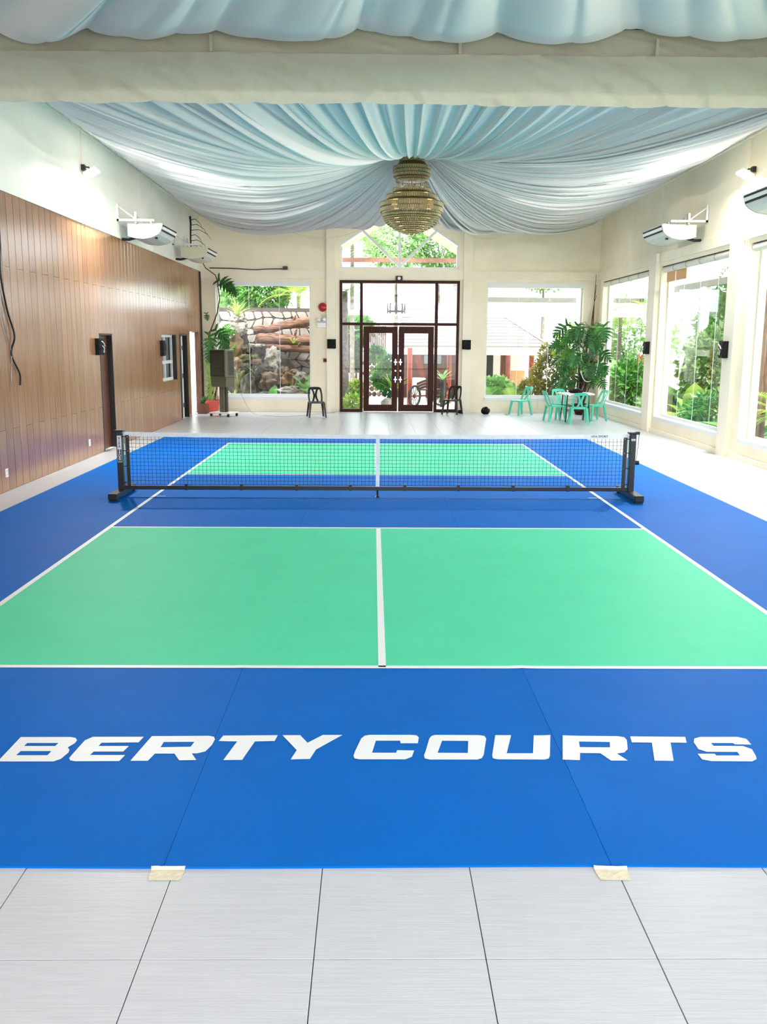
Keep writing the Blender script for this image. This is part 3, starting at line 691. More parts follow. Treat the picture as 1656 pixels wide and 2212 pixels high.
tier(0.39,5.22,5.06,70,2,0.011); tier(0.52,5.09,4.90,92,2,0.011); tier(0.655,4.94,4.74,116,2,0.012); tier(0.61,4.76,4.66,108,2,0.011)
mb=MB(); nr=11
ico=[(0,0,1),(1,0,0),(0,1,0),(-1,0,0),(0,-1,0),(0,0,-1)]; icf=[(0,1,2),(0,2,3),(0,3,4),(0,4,1),(5,2,1),(5,3,2),(5,4,3),(5,1,4)]
for k in range(nr):
    t=k/(nr-1); r=0.58*math.cos(t*PI/2*0.93)**0.8; z=4.68-0.36*t**0.9
    n=max(6,int(2*PI*r/0.036))
    for i in range(n):
        a=2*PI*(i+0.5*(k%2))/n; mb.add([(CXC+r*math.cos(a)+0.018*x,CYC+r*math.sin(a)+0.018*y,z+0.02*zz) for x,y,zz in ico],icf)
    if k%2==0 and r>0.06: MB().ring(r,z-0.012,0.006,0.012,36,c2).build('bowl_ring',M['gold'],ch)
tag(mb.build('bead_bowl',M['crystal'],ch),kind='stuff')
# inner frame seen between the crystals
MB().lathe([(0.24,5.78),(0.36,5.64),(0.36,5.46),(0.28,5.38),(0.05,5.37)],24,(CXC,CYC,0)).build('inner_frame',M['bronze'],ch)
MB().lathe([(0.05,5.2),(0.36,5.2),(0.48,5.06),(0.61,4.92),(0.60,4.74),(0.53,4.67),(0.30,4.46),(0.04,4.34)],24,(CXC,CYC,0)).build('inner_frame',M['bronze'],ch)

# ------------------------------------------------------------------ wall floodlights
M['lampface']=mat('lit_led_face',rgb(255,255,255),0.4,emit=(1,0.98,0.95,1),estr=30.0)
def flood(name,x,y,z,sg,lab,lit=True):
    """sg = +1 faces right (left wall)"""
    f=thing(name,lab,'floodlight',(x,y,z),'wall floodlights')
    MB().box(x,x+sg*0.06,y-0.05,y+0.05,z+0.02,z+0.12).build('wall_bracket',M['black'],f)
    MB().tube([(x+sg*0.04,y,z+0.08),(x+sg*0.12,y,z+0.08),(x+sg*0.16,y,z+0.02)],0.014,6).build('arm',M['black'],f)
    body=MB().bev(-0.16,0.16,-0.03,0.03,-0.12,0.12,0.012)
    Mx=Matrix.Translation((x+sg*0.17,y,z))@Matrix.Rotation(sg*math.radians(90),4,'Z')@Matrix.Rotation(math.radians(62),4,'X')
    # local +y turned to face the room and down
    b=MB(); b.v=list(body.v); b.f=list(body.f); b.xf(Mx@Matrix.Rotation(PI,4,'Z')); b.build('housing',M['white'],f)
    g=MB().box(-0.145,0.145,-0.035,-0.0305,-0.105,0.105); g.xf(Mx); g.build('lens',M['lampface'],f)
    ld=bpy.data.lights.new('flood_lamp','AREA'); ld.shape='RECTANGLE'; ld.size=0.29; ld.size_y=0.21; ld.energy=LAMP_W; ld.color=(1,0.98,0.95)
    lo=bpy.data.objects.new('flood_lamp',ld); COL.objects.link(lo)
    nrm=(Mx.to_3x3()@Vector((0,-1,0))).normalized()
    lo.location=Mx@Vector((0,-0.045,0)); lo.rotation_euler=(-nrm).to_track_quat('Z','Y').to_euler()
    lo.parent=f; lo.location=Vector(lo.location)-Vector((x,y,z))
LAMP_W=120
flood('floodlight',XL+0.01,4.62,5.0,1,'lit white floodlight high on the left wall above the planks')
flood('floodlight',XR-0.01,4.55,5.05,-1,'lit white floodlight high on the right wall above an air conditioner')
# ------------------------------------------------------------------ air conditioners on wall brackets
M['acwhite']=mat('ac_white',rgb(208,208,204),0.4)
M['accream']=mat('ac_cream',rgb(200,194,166),0.45)
def aircon(xw, sg, y0, y1, zt, lab):
    """ceiling type unit hung on brackets; sg=+1 on the left wall"""
    X=lambda d: xw+sg*d
    a=thing('air_conditioner',lab,'air conditioner',(xw,(y0+y1)/2,zt-0.3),'suspended air conditioners')
    d0=0.17
    prof=[(0,0),(0,-0.25),(0.12,-0.285),(0.3,-0.30),(0.48,-0.27),(0.60,-0.21),(0.66,-0.15),(0.70,-0.03),(0.69,0)]
    P=[(X(d0+d),zt+z) for d,z in prof]
    MB().prism(P,1,y0+0.03,y1-0.03).build('body',M['acwhite'],a)
    Q=[(X(d0+d*1.005),zt+z*1.02) for d,z in prof]
    for yy in (y0,y1-0.03): MB().prism(Q,1,yy,yy+0.03).build('end_panel',M['accream'],a)
    # front slots and louvre (front plane from (0.66,-.15) to (0.70,-.03))
    def strip(name,t0,t1,out,mt_,ya,yb):
        f=lambda t,o:(X(d0+0.665+0.036*t+o),zt-0.148+0.125*t)
        p=[f(t0,0.001),f(t1,0.001),f(t1,out),f(t0,out)]
        MB().prism(p,1,ya,yb).build(name,mt_,a)
    strip('slot',0.02,0.26,0.010,M['blackmatte'],y0+0.06,y1-0.06); strip('slot',0.72,0.98,0.010,M['blackmatte'],y0+0.06,y1-0.06)
    strip('louvre',0.28,0.70,0.02,M['white'],y0+0.05,y1-0.05)
    MB().box(min(X(d0+0.5),X(d0+0.55)),max(X(d0+0.5),X(d0+0.55)),y0+0.2,y0+0.26,zt-0.285,zt-0.25).build('sensor_window',M['black'],a)
    for yy in (y0-0.12,y1-0.2):
        MB().box(min(X(0),X(0.04)),max(X(0),X(0.04)),yy-0.02,yy+0.02,zt+0.02,zt+0.36).build('wall_arm',M['acwhite'],a)
        MB().box(min(X(0),X(0.74)),max(X(0),X(0.74)),yy-0.02,yy+0.02,zt+0.02,zt+0.06).build('support_arm',M['acwhite'],a)
        MB().tube([(X(0.03),yy,zt+0.3),(X(0.38),yy,zt+0.05)],0.014,6).build('brace',M['acwhite'],a)
        MB().box(min(X(0.34),X(0.38)),max(X(0.34),X(0.38)),yy+0.03,yy+0.07,zt-0.01,zt+0.2).build('hanger',M['metal'],a)
    MB().tube([(X(0.02),y0+0.15,zt-0.3),(X(0.16),y0+0.12,zt-0.31),(X(0.3),y0+0.14,zt-0.27)],0.03,8).build('pipe',M['black'],a)
aircon(XL+0.01,1,6.9,8.3,4.42,'cream air conditioner on brackets high on the left wall, the nearer one')
aircon(XL+0.01,1,12.1,13.5,4.47,'cream air conditioner on brackets high on the left wall, the farther one')
aircon(XR-0.01,-1,6.9,8.3,4.48,'cream air conditioner on brackets high on the right wall beyond the floodlight')
aircon(XR-0.01,-1,1.35,2.75,4.42,'air conditioner under the right floodlight, cut by the photo edge')

# ------------------------------------------------------------------ taped-over wall boxes
M['bag']=mat('black_plastic_wrap',rgb(14,14,15),0.55,spec=0.2,bump=0.6,bscale=18)
M['tapegrey']=mat('pale_tape',rgb(205,206,204),0.5)
def wallbox(p, nrm, w, h, lab, zig=True, seed=1):
    """box wrapped in black plastic; nrm = direction out of the wall"""
    n=Vector(nrm); t=Vector((0,0,1)).cross(n); b=thing('wall_lamp',lab,'wall lamp',p,'wall lamps wrapped in black plastic')
    mb=MB(); P=Vector(p); nx=7; nz=7
    for k in range(2):
        for j in range(nz+1):
            for i in range(nx+1):
                u=(i/nx-0.5)*w; v=(j/nz-0.5)*h; d=0.0 if k==0 else 0.10+0.02*N2(i*.9+seed,j*.8)
                if k and (i in (0,nx) or j in (0,nz)): d-=0.02
                if j==0: v-=0.03*abs(N2(i*1.3,seed*3.3)); 
                mb.v.append(P+t*u+n*d+Vector((0,0,v)))
    m_=(nx+1)*(nz+1); w_=nx+1
    for j in range(nz):
        for i in range(nx): a=m_+j*w_+i; mb.f.append((a,a+1,a+w_+1,a+w_))
    rim=[i for i in range(w_)]+[j*w_+nx for j in range(1,nz+1)]+[nz*w_+i for i in range(nx-1,-1,-1)]+[j*w_ for j in range(nz-1,0,-1)]
    for q in range(len(rim)): r0,r1=rim[q],rim[(q+1)%len(rim)]; mb.f.append((r0,r1,m_+r1,m_+r0))
    mb.build('plastic_wrap',M['bag'],b)
    if zig:
        for s in ([(-0.3,0.32),(0.05,0.2),(0.28,0.02)],[(-0.25,0.05),(0.1,-0.1),(0.0,-0.36)]):
            MB().tube([P+t*(u*w)+n*0.118+Vector((0,0,v*h)) for u,v in s],0.011,5).build('tape_strip',M['tapegrey'],b)
wallbox((XL,5.06,1.98),(1,0,0),0.3,0.3,'black wrapped wall lamp beside the narrow brown door',True,1)
wallbox((XL,10.3,1.92),(1,0,0),0.28,0.36,'black wrapped wall lamp beside the small window of the plank wall',False,2)
wallbox((-1.31,YB-0.09,2.03),(0,-1,0),0.26,0.27,'black wrapped wall lamp left of the entrance',False,3)
wallbox((2.72,YB-0.09,2.03),(0,-1,0),0.26,0.27,'black wrapped wall lamp right of the entrance',False,4)
wallbox((XR-0.10,10.05,2.0),(-1,0,0),0.26,0.28,'black wrapped wall lamp on the far right pilaster',False,5)
wallbox((XR-0.10,5.08,2.0),(-1,0,0),0.27,0.3,'black wrapped wall lamp with pale tape zigzag on the near right pilaster',True,6)

# ------------------------------------------------------------------ outlets, bell, emergency light, camera and cables
def outlet(x,y,z,lab):
    o=thing('power_outlet',lab,'outlet',(x,y,z),'white outlets on the plank wall')
    MB().bev(x,x+0.012,y-0.045,y+0.045,z-0.06,z+0.06,0.003).build('face_plate',M['white'],o)
    for dz in (-0.025,0.025): MB().box(x+0.0115,x+0.0135,y-0.018,y+0.018,z+dz-0.012,z+dz+0.012).build('socket',M['accream'],o)
outlet(XL,0.43,0.26,'white power outlet low on the planks, nearer the camera')
outlet(XL,4.27,0.27,'white power outlet low on the planks beside the narrow door')
M['red']=mat('red_enamel',rgb(170,18,26),0.3)
be=thing('fire_bell','round red fire alarm bell left of the entrance','bell',(-1.575,YB-0.001,3.1))
mb=MB().lathe([(0.02,0.075),(0.06,0.07),(0.11,0.045),(0.13,0.01),(0.13,0.0)],24); mb.xf(Matrix.Translation((-1.575,YB-0.03,3.1))@Matrix.Rotation(PI/2,4,'X')); mb.build('gong',M['red'],be,True)
MB().box(-1.64,-1.51,YB-0.035,YB,3.02,3.18).build('back_box',M['red'],be)
el=thing('emergency_light','white emergency light with twin round lamps under the red bell','emergency light',(-1.6,YB,2.5))
MB().bev(-1.74,-1.47,YB-0.08,YB,2.5,2.66,0.01).build('battery_box',M['white'],el)
MB().box(-1.74,-1.46,YB-0.1,YB,2.665,2.685).build('shelf',M['metal'],el)
for x in (-1.69,-1.53):
    mb=MB().lathe([(0.03,0.0),(0.06,0.03),(0.06,0.06),(0.02,0.065)],16); mb.xf(Matrix.Translation((x,YB-0.03,2.74))@Matrix.Rotation(PI/2,4,'X')); mb.build('lamp_head',M['white'],el,True)
MB().box(-1.60,-1.46,YB-0.03,YB,2.8,2.88).build('junction_box',M['accream'],el)
sw=thing('call_point','small dark red call point on the cream wall left of the entrance','call point',(-1.53,YB,1.49))
MB().bev(-1.57,-1.45,YB-0.04,YB,1.485,1.595,0.006).build('case',M['red'],sw); MB().box(-1.55,-1.47,YB-0.044,YB-0.039,1.505,1.575).build('window',M['blackmatte'],sw)
cm=thing('door_sensor','small black sensor with a white round eye above the entrance','sensor',(0.7,YB-0.03,3.86))
MB().bev(0.59,0.79,YB-0.12,YB-0.03,3.87,4.02,0.01).build('case',M['black'],cm); MB().cyl((0.69,YB-0.135,3.945),(0.69,YB-0.118,3.945),0.045,n=16).build('eye',M['white'],cm)
def cable(name,lab,pts,r,mt_,cat='cable',n=5):
    out=[]
    P=[Vector(p) for p in pts]
    for i in range(len(P)-1):
        p0=P[max(i-1,0)];p1=P[i];p2=P[i+1];p3=P[min(i+2,len(P)-1)]
        for k in range(6):
            t=k/6; out.append(0.5*((2*p1)+(p2-p0)*t+(2*p0-5*p1+4*p2-p3)*t*t+(3*p1-p0-3*p2+p3)*t**3))
    out.append(P[-1]); return tag(MB().tube(out,r,n).build(name,mt_,None,True),lab,cat)
M['cable']=mat('black_cable',rgb(20,18,22),0.5)
cable('hanging_cable','black cable dangling down the plank wall at the left photo edge',[(XL+0.02,0.55,4.2),(XL+0.02,0.7,3.6),(XL+0.03,0.62,3.0),(XL+0.02,0.80,2.5),(XL+0.03,0.98,2.15),(XL+0.02,0.84,1.9),(XL+0.03,1.08,1.62),(XL+0.02,1.10,1.45)],0.014,M['cable'])
cable('hanging_cable','thin grey cable hanging beside the black one at the left photo edge',[(XL+0.02,0.5,4.2),(XL+0.02,0.55,3.2),(XL+0.02,0.62,2.4),(XL+0.02,0.84,1.95),(XL+0.02,0.78,1.6),(XL+0.02,0.80,1.42)],0.006,M['metal'])
cable('wall_cable','black cable running along the band above the rock garden window',[(-4.9,YB-0.05,4.21),(-4.2,YB-0.05,4.2),(-3.6,YB-0.05,4.17),(-3.2,YB-0.05,4.19),(-2.7,YB-0.05,4.2)],0.014,M['cable'])
tag(MB().bev(-2.74,-2.60,YB-0.1,YB-0.035,4.17,4.27,0.008).build('cable_box',M['black']),'small black box ending the cable on the far left wall','box')
cable('string_cord','thin cord looping below the left ceiling swags',[(-3.0,14.6,5.5),(-2.4,14.8,5.15),(-1.7,14.9,5.0),(-1.0,14.9,5.06),(-0.4,14.8,5.25)],0.006,M['tape'])
cable('string_cord','thin cord looping below the right ceiling swags',[(2.4,14.6,5.2),(2.9,14.8,5.02),(3.5,14.8,5.05),(4.0,14.7,5.35)],0.006,M['tape'])
# rolled bamboo blinds in the right windows
M['blindw']=mat('rolled_blind',rgb(226,220,206),0.7,var=0.06,vscale=20)
M['bamboo']=mat('bamboo_blind',rgb(222,176,126),0.6,col2=rgb(196,148,98),vscale=10,stretch=(1,1,40))
for n,(a,b) in enumerate(RW[:3]):
    o=thing('roller_blind',('rolled blind along the top of the farthest right window','rolled blind with a lowered bamboo piece in the second right window','rolled blind along the top of the nearest right window')[n],'blind',(XR+0.06,a,RZ1),'blinds of the right windows')
    MB().cyl((XR+0.06,a+0.06,RZ1-0.075),(XR+0.06,b-0.06,RZ1-0.075),0.07,n=14).build('roll',M['blindw'],o,False)
    MB().box(XR+0.0,XR+0.12,a+0.04,b-0.04,RZ1-0.012,RZ1).build('head_rail',M['darkjamb'],o)
    for q in range(1,5):
        y=a+(b-a)*q/5; mb=MB().ring(0.074,-0.006,0.004,0.012,14); mb.xf(Matrix.Translation((XR+0.06,y,RZ1-0.075))@Matrix.Rotation(PI/2,4,'X')); mb.build('tie_cord',M['metal'],o)
    if n==1:
        for (y0,y1) in ((8.95,9.55),(8.2,8.9)): MB().box(XR+0.1,XR+0.115,y0,y1,RZ1-0.36,RZ1-0.1).build('bamboo_slats',M['bamboo'],o)
# ------------------------------------------------------------------ plastic chairs
def chair_proto(mt_, lab, grp):
    c=thing('plastic_chair',lab,'chair',(0,0,0),grp)
    mb=MB(); n=9; top=[];      # seat: slightly dished rounded square
    for j in range(n+1):
        for i in range(n+1):
            u=i/n*2-1; v=j/n*2-1
            k=1-0.10*(abs(u)*abs(v))**3*2
            x=u*(0.215-0.02*(v>0)*v)*k; y=v*0.205*k
            mb.v.append((x,y,0.435-0.012*(1-u*u)*(1-v*v)+0.012*max(0,-v-0.7)*-1))
    w=n+1
    for j in range(n):
        for i in range(n): a=j*w+i; mb.f.append((a,a+1,a+w+1,a+w))
    rim=[i for i in range(w)]+[j*w+n for j in range(1,n+1)]+[n*w+i for i in range(n-1,-1,-1)]+[j*w for j in range(n-1,0,-1)]
    n0=len(mb.v)
    for r_ in rim: v=mb.v[r_]; mb.v.append((v[0]*1.02,v[1]*1.02,v[2]-0.04))
    for q in range(len(rim)): mb.f.append((rim[q],rim[(q+1)%len(rim)],n0+(q+1)%len(rim),n0+q))
    smoothen(mb.build('seat',mt_,c),50)
    for sx in (-1,1):
        for sy in (-1,1):
            mb=MB(); x0,y0=sx*0.185,sy*0.175; x1,y1=sx*0.235,sy*0.235
            for t in (0,1):
                x=x0+(x1-x0)*t; y=y0+(y1-y0)*t; z=0.42*(1-t); a=0.029*(1-0.3*t)
                mb.v+=[(x-a,y-a,z),(x+a,y-a,z),(x+a,y+a,z),(x-a,y+a,z)]
            mb.f+=[(0,1,5,4),(1,2,6,5),(2,3,7,6),(3,0,4,7),(0,3,2,1),(4,5,6,7)]
            mb.build('leg',mt_,c)
    # back frame: broad arched band, leaning backwards (+y)
    def bp(x,z): return Vector((x,0.185+0.16*((z-0.43)/0.4)+0.045*(x/0.2)**2*-1,z))
    mb=MB(); path=[]
    for k in range(21):
        t=k/20
        if t<0.35: q=t/0.35; x=-0.195-0.012*math.sin(q*PI); z=0.42+0.30*q
        elif t<0.65: q=(t-0.35)/0.3; an=PI-q*PI; x=0.195*math.copysign(abs(math.cos(an))**0.55,math.cos(an)); z=0.72+0.11*abs(math.sin(an))**0.6
        else: q=(t-0.65)/0.35; x=0.195+0.012*math.sin(q*PI); z=0.72-0.30*q
        path.append((x,z))
    for k,(x,z) in enumerate(path):
        t=k/20; wd=0.046+0.03*math.exp(-((t-0.5)/0.12)**2)
        pa=Vector(path[max(k-1,0)]); pb=Vector(path[min(k+1,20)]); d=(pb-pa).normalized(); nn=Vector((d.y,-d.x))
        for s_,o_ in ((-1,0),(1,0),(1,1),(-1,1)):
            xx=x+nn.x*(wd if s_>0 else 0.0); zz=z+nn.y*(wd if s_>0 else 0.0); p=bp(xx,zz); mb.v.append((p.x,p.y+0.016*o_,p.z))
    for k in range(20):
        for s_ in range(4): a=k*4; mb.f.append((a+s_,a+(s_+1)%4,a+4+(s_+1)%4,a+4+s_))
    mb.f+=[(0,1,2,3),(80,81,82,83)]
    smoothen(mb.build('back_frame',mt_,c),50)
    mb=MB()
    for sg in (-1,1):                      # hour-glass splat
        pts=[(sg*0.075,0.42),(sg*0.035,0.52),(sg*0.022,0.6),(sg*0.045,0.7),(sg*0.085,0.79)]
        n0=len(mb.v)
        for (x,z) in pts:
            for dx in (-0.028,0.028):
                for o_ in (0.002,0.014): p=bp(x+dx,z); mb.v.append((p.x,p.y+o_,p.z))
        for k in range(len(pts)-1):
            a=n0+4*k
            for q in ((0,1,5,4),(1,3,7,5),(3,2,6,7),(2,0,4,6)): mb.f.append(tuple(a+i for i in q))
    p=[bp(-0.03,0.585),bp(0.03,0.585),bp(0.03,0.615),bp(-0.03,0.615)]
    mb.add(p+[v+Vector((0,0.014,0)) for v in p],[(0,1,2,3),(7,6,5,4),(0,4,5,1),(1,5,6,2),(2,6,7,3),(3,7,4,0)])
    mb.build('back_splat',mt_,c)
    return c
M['blackchair']=mat('black_chair_plastic',rgb(14,14,15),0.35)
M['teal']=mat('mint_chair_plastic',rgb(88,208,178),0.4,trans=0.12)
def place(proto,first,x,y,rz,lab):
    o=proto if first else dup(proto); o.location=(x,y,0.0); o.rotation_euler=(0,0,math.radians(rz)); o['label']=lab; return o
pb=chair_proto(M['blackchair'],'x','black plastic chairs at the far wall')
tp=chair_proto(M['teal'],'x','mint green plastic chairs')
place(pb,False,-1.66,13.65,12,'black plastic chair in front of the far wall left of the entrance')
place(pb,True,2.28,14.98,-24,'black plastic chair in front of the entrance side pane')
place(tp,False,4.28,14.82,-62,'mint plastic chair standing alone under the right far window')
place(tp,False,4.86,12.62,98,'mint plastic chair at the left side of the white table')
place(tp,False,5.36,11.92,176,'mint plastic chair with its back to the camera at the white table')
place(tp,False,6.03,12.95,-72,'mint plastic chair at the right side of the white table')
place(tp,True,5.2,13.42,8,'mint plastic chair behind the white table')
# white table
tb_=thing('table','white square topped table on thin black metal legs among mint chairs','table',(5.42,12.65,0))
poly=[]; hw=0.44; rr_=0.1
for q,(sx_,sy_) in enumerate(((1,-1),(1,1),(-1,1),(-1,-1))):
    for k in range(5):
        an=-PI/2+q*PI/2+k*PI/8; poly.append((5.42+sx_*(hw-rr_)+rr_*math.cos(an),12.65+sy_*(hw-rr_)+rr_*math.sin(an)))
MB().prism(poly,2,0.735,0.765).build('table_top',M['white'],tb_)
for sx_ in (-1,1):
    for sy_ in (-1,1): MB().tube([(5.42+sx_*0.28,12.65+sy_*0.3,0.735),(5.42+sx_*0.32,12.65+sy_*0.36,0.0)],0.016,8).build('leg',M['black'],tb_)
for z in (0.3,0.42): MB().tube([(5.12,12.33,z),(5.72,12.97,z)],0.01,6).build('stretcher',M['black'],tb_); MB().tube([(5.12,12.97,z),(5.72,12.33,z)],0.01,6).build('stretcher',M['black'],tb_)
def lump(mb,c,rx,ry,rz,seed,amp=0.25,nu=14,nv=9):
    n0=len(mb.v)
    for j in range(nv+1):
        ph=PI*j/nv
        for i in range(nu):
            t=2*PI*i/nu; d=Vector((math.sin(ph)*math.cos(t),math.sin(ph)*math.sin(t),math.cos(ph))); k=1+amp*noise.noise(d*1.9+Vector((seed,seed*.7,0)))+amp*.4*noise.noise(d*4.5+Vector((seed,0,seed)))
            mb.v.append((c[0]+d.x*rx*k,c[1]+d.y*ry*k,c[2]+d.z*rz*k))
    for j in range(nv):
        for i in range(nu): mb.f.append((n0+j*nu+i,n0+j*nu+(i+1)%nu,n0+(j+1)*nu+(i+1)%nu,n0+(j+1)*nu+i))
    return mb
def bag(name,lab,c,rx,ry,rz,seed,handle=True):
    b=thing(name,lab,'bag',(c[0],c[1],c[2]-rz)); mb=lump(MB(),c,rx,ry,rz,seed,0.3)
    mb.v=[(x,y,max(z,c[2]-rz+0.004)) for x,y,z in mb.v]; mb.build('body',M['bag'],b)
    if handle: MB().tube([(c[0]-rx*.5,c[1]-ry*.6,c[2]+rz*.6),(c[0]-rx*.2,c[1]-ry*.9,c[2]+rz*1.15),(c[0]+rx*.3,c[1]-ry*.7,c[2]+rz*1.1),(c[0]+rx*.5,c[1]-ry*.5,c[2]+rz*.5)],0.012,6).build('strap',M['black'],b)
bag('shoulder_bag','black bag lying on top of the white table',(5.42,12.62,0.82),0.2,0.12,0.06,3.1)
bag('plastic_bag','crumpled black plastic bag on the floor left of the right far window',(3.24,14.75,0.115),0.125,0.11,0.11,5.2)
bag('door_stop_bag','small black lump on the floor under the chair beside the entrance',(2.52,15.1,0.06),0.07,0.06,0.056,7.7,False)
cu_=MB().lathe([(0.03,0),(0.04,0.075),(0.043,0.075),(0.036,0.0)],16,(3.86,14.7,0)); tag(cu_.build('cup',M['accream'],None,True),'small pale cup on the floor left of the lone mint chair','cup')

# ------------------------------------------------------------------ evaporative air cooler
M['cooler']=mat('olive_grey_plastic',rgb(98,94,74),0.5)
M['coolerd']=mat('dark_olive_plastic',rgb(62,60,46),0.5)
ac=thing('air_cooler','tall grey-olive air cooler on a wheeled stand in front of the rock garden window','air cooler',(-4.3,13.8,0))
Rz=Matrix.Translation((-4.3,13.8,0))@Matrix.Rotation(math.radians(-24),4,'Z')
def acp(mb,name,mt_,parent=ac,sm=False): mb.xf(Rz); return mb.build(name,mt_,parent,sm)
acp(MB().bev(-0.26,0.26,-0.23,0.23,1.09,1.86,0.02),'cabinet',M['cooler'])
acp(MB().prism([(-0.26,1.09),(0.26,1.09),(0.24,0.83),(-0.22,0.83)],1,-0.22,0.22),'water_tank',M['cooler'])
fr_=MB()
for (a,b,c,d) in ((-0.24,-0.19,1.12,1.83),(0.16,0.21,1.12,1.83),(-0.24,0.21,1.12,1.17),(-0.24,0.21,1.78,1.83)): fr_.box(a,b,-0.25,-0.228,c,d)
acp(fr_,'grille_frame',M['coolerd'])
acp(MB().box(-0.19,0.16,-0.234,-0.229,1.17,1.78),'grille_back',M['blackmatte'])
for k in range(19): acp(MB().prism([(-0.248,1.18+k*0.032),(-0.232,1.195+k*0.032),(-0.232,1.2+k*0.032),(-0.248,1.188+k*0.032)],0,-0.19,0.16),'slat',M['cooler'])
for k in range(16): acp(MB().box(0.2595,0.266,-0.10,0.16,1.16+k*0.041,1.18+k*0.041),'side_slot',M['blackmatte'])
acp(MB().bev(-0.08,0.08,-0.07,0.05,0.12,0.84,0.01),'stand_column',M['cooler']); acp(MB().box(0.10,0.13,-0.03,0.06,0.12,0.84),'stand_rail',M['coolerd'])
acp(MB().bev(-0.3,0.34,-0.26,0.26,0.085,0.12,0.008),'base_plate',M['offwhite'])
for sx_,sy_ in ((-0.26,-0.22),(0.3,-0.22),(0.3,0.22),(-0.26,0.22)):
    acp(MB().cyl((sx_-0.018,sy_,0.042),(sx_+0.018,sy_,0.042),0.042,n=14),'caster',M['black'])
cable('extension_cord','thin cord trailing from the air cooler along the floor',[(-3.9,14.2,0.75),(-3.75,14.5,0.3),(-3.55,14.6,0.02),(-3.0,13.9,0.008),(-2.4,13.8,0.008),(-1.2,15.3,0.008)],0.005,M['metal'])

# ------------------------------------------------------------------ plants: leaf meshes
def leafmat(name,c1,c2,tr=0.3): return mat(name,rgb(*c1),0.45,col2=rgb(*c2),vscale=3,rnd=0.25,trans=tr)
M['lf_dark']=leafmat('dark_green_leaf',(58,116,52),(28,70,32),0.25)
M['lf_mid']=leafmat('mid_green_leaf',(106,164,66),(54,116,44))
M['lf_lime']=leafmat('lime_leaf',(172,190,92),(122,160,62),0.35)
M['lf_olive']=leafmat('olive_leaf',(150,142,62),(94,92,36))
M['lf_pale']=leafmat('pale_green_leaf',(146,180,110),(96,146,76),0.35)
M['lf_red']=leafmat('red_bract',(232,96,58),(206,60,40),0.3)
M['bark']=mat('brown_bark',rgb(104,74,54),0.85,col2=rgb(56,38,28),vscale=7,stretch=(3,3,0.6),bump=0.6,bscale=14)
M['palebark']=mat('pale_bark',rgb(132,124,114),0.85,col2=rgb(86,78,70),vscale=8,bump=0.5,bscale=14)
def monstera_mesh(name,mt_,nf=6):
    """broad split leaf, stalk end at origin, growing along +y, 1 m long"""
    V=[];F=[]
    def q(*p):
        n=len(V); V.extend(p); F.append(tuple(range(n,n+len(p))))
    for sg in (-1,1):
        for k in range(nf):
            t0=0.02+0.9*k/nf; t1=t0+0.9/nf*0.86; tm=(t0+t1)/2
            wd=0.52*math.sin(PI*min(1,(tm*0.82+0.2)))**0.8
            ang=math.radians(78-62*tm); dx,dy=math.sin(ang),math.cos(ang)
            if k==0: dx,dy=0.9,-0.45
            dr=-0.10*wd
            q((0,t0,0.0),(sg*wd*0.62*dx,t0+wd*0.55*dy,0.035),(sg*wd*0.55*dx,t1+wd*0.55*dy,0.035),(0,t1+0.02,0.0))
            q((sg*wd*0.62*dx,t0+wd*0.55*dy,0.035),(sg*wd*dx,tm+wd*dy*0.95,dr),(sg*wd*0.55*dx,t1+wd*0.55*dy,0.035))
        q((0,0.9,0),(sg*0.09,0.92,0.0),(0,1.08,-0.04))
    me=bpy.data.meshes.new(name); me.from_pydata(V,[],F); me.materials.append(mt_); me.update(); return me
def simple_leaf(name,mt_,w=0.16,bend=0.25,ns=5):
    V=[];F=[]
    for k in range(ns+1):
        t=k/ns; ww=w*math.sin(PI*min(1,t*0.93+0.07))**0.75; z=-bend*t*t
        V+=[(-ww,t,z+0.25*ww),(0,t,z),(ww,t,z+0.25*ww)]
    for k in range(ns): a=3*k; F+=[(a,a+1,a+4,a+3),(a+1,a+2,a+5,a+4)]
    me=bpy.data.meshes.new(name); me.from_pydata(V,[],F); me.materials.append(mt_); me.update(); return me
def frond_mesh(name,mt_,n=20,w=0.34,bend=0.55,lw=0.018):
    V=[];F=[]
    for k in range(n+1):
        t=k/n; c=(0,t,0.25*t-bend*t*t)
        if k<n: t2=(k+1)/n; n0=len(V); V+=[(-0.008,c[1],c[2]),(0.008,c[1],c[2]),(0.006,t2,0.25*t2-bend*t2*t2),(-0.006,t2,0.25*t2-bend*t2*t2)]; F.append((n0,n0+1,n0+2,n0+3))
        if k<2: continue
        ln=w*math.sin(PI*(0.12+0.86*t))**0.7
        for sg in (-1,1):
            n0=len(V); V+=[(0,c[1]-lw,c[2]),(sg*ln*0.6,c[1]+ln*0.35-lw*.4,c[2]+0.02),(sg*ln,c[1]+ln*0.62,c[2]-0.12*ln),(sg*ln*0.6,c[1]+ln*0.35+lw,c[2]+0.02),(0,c[1]+lw,c[2])]; F.append((n0,n0+1,n0+2,n0+3,n0+4))
    me=bpy.data.meshes.new(name); me.from_pydata(V,[],F); me.materials.append(mt_); me.update(); return me
ME={}
for nm in ('lf_dark','lf_mid','lf_lime','lf_pale'):
    ME['mon_'+nm]=monstera_mesh('leaf',M[nm]); ME['sim_'+nm]=simple_leaf('leaf',M[nm]); ME['fro_'+nm]=frond_mesh('frond',M[nm])
    ME['spk_'+nm]=simple_leaf('leaf',M[nm],0.06,0.35); ME['wide_'+nm]=simple_leaf('leaf',M[nm],0.22,0.3)
ME['sim_lf_red']=simple_leaf('bract',M['lf_red'],0.13,0.1)
ME['spk_lf_olive']=simple_leaf('leaf',M['lf_olive'],0.06,0.35); ME['fro_lf_olive']=frond_mesh('frond',M['lf_olive'])
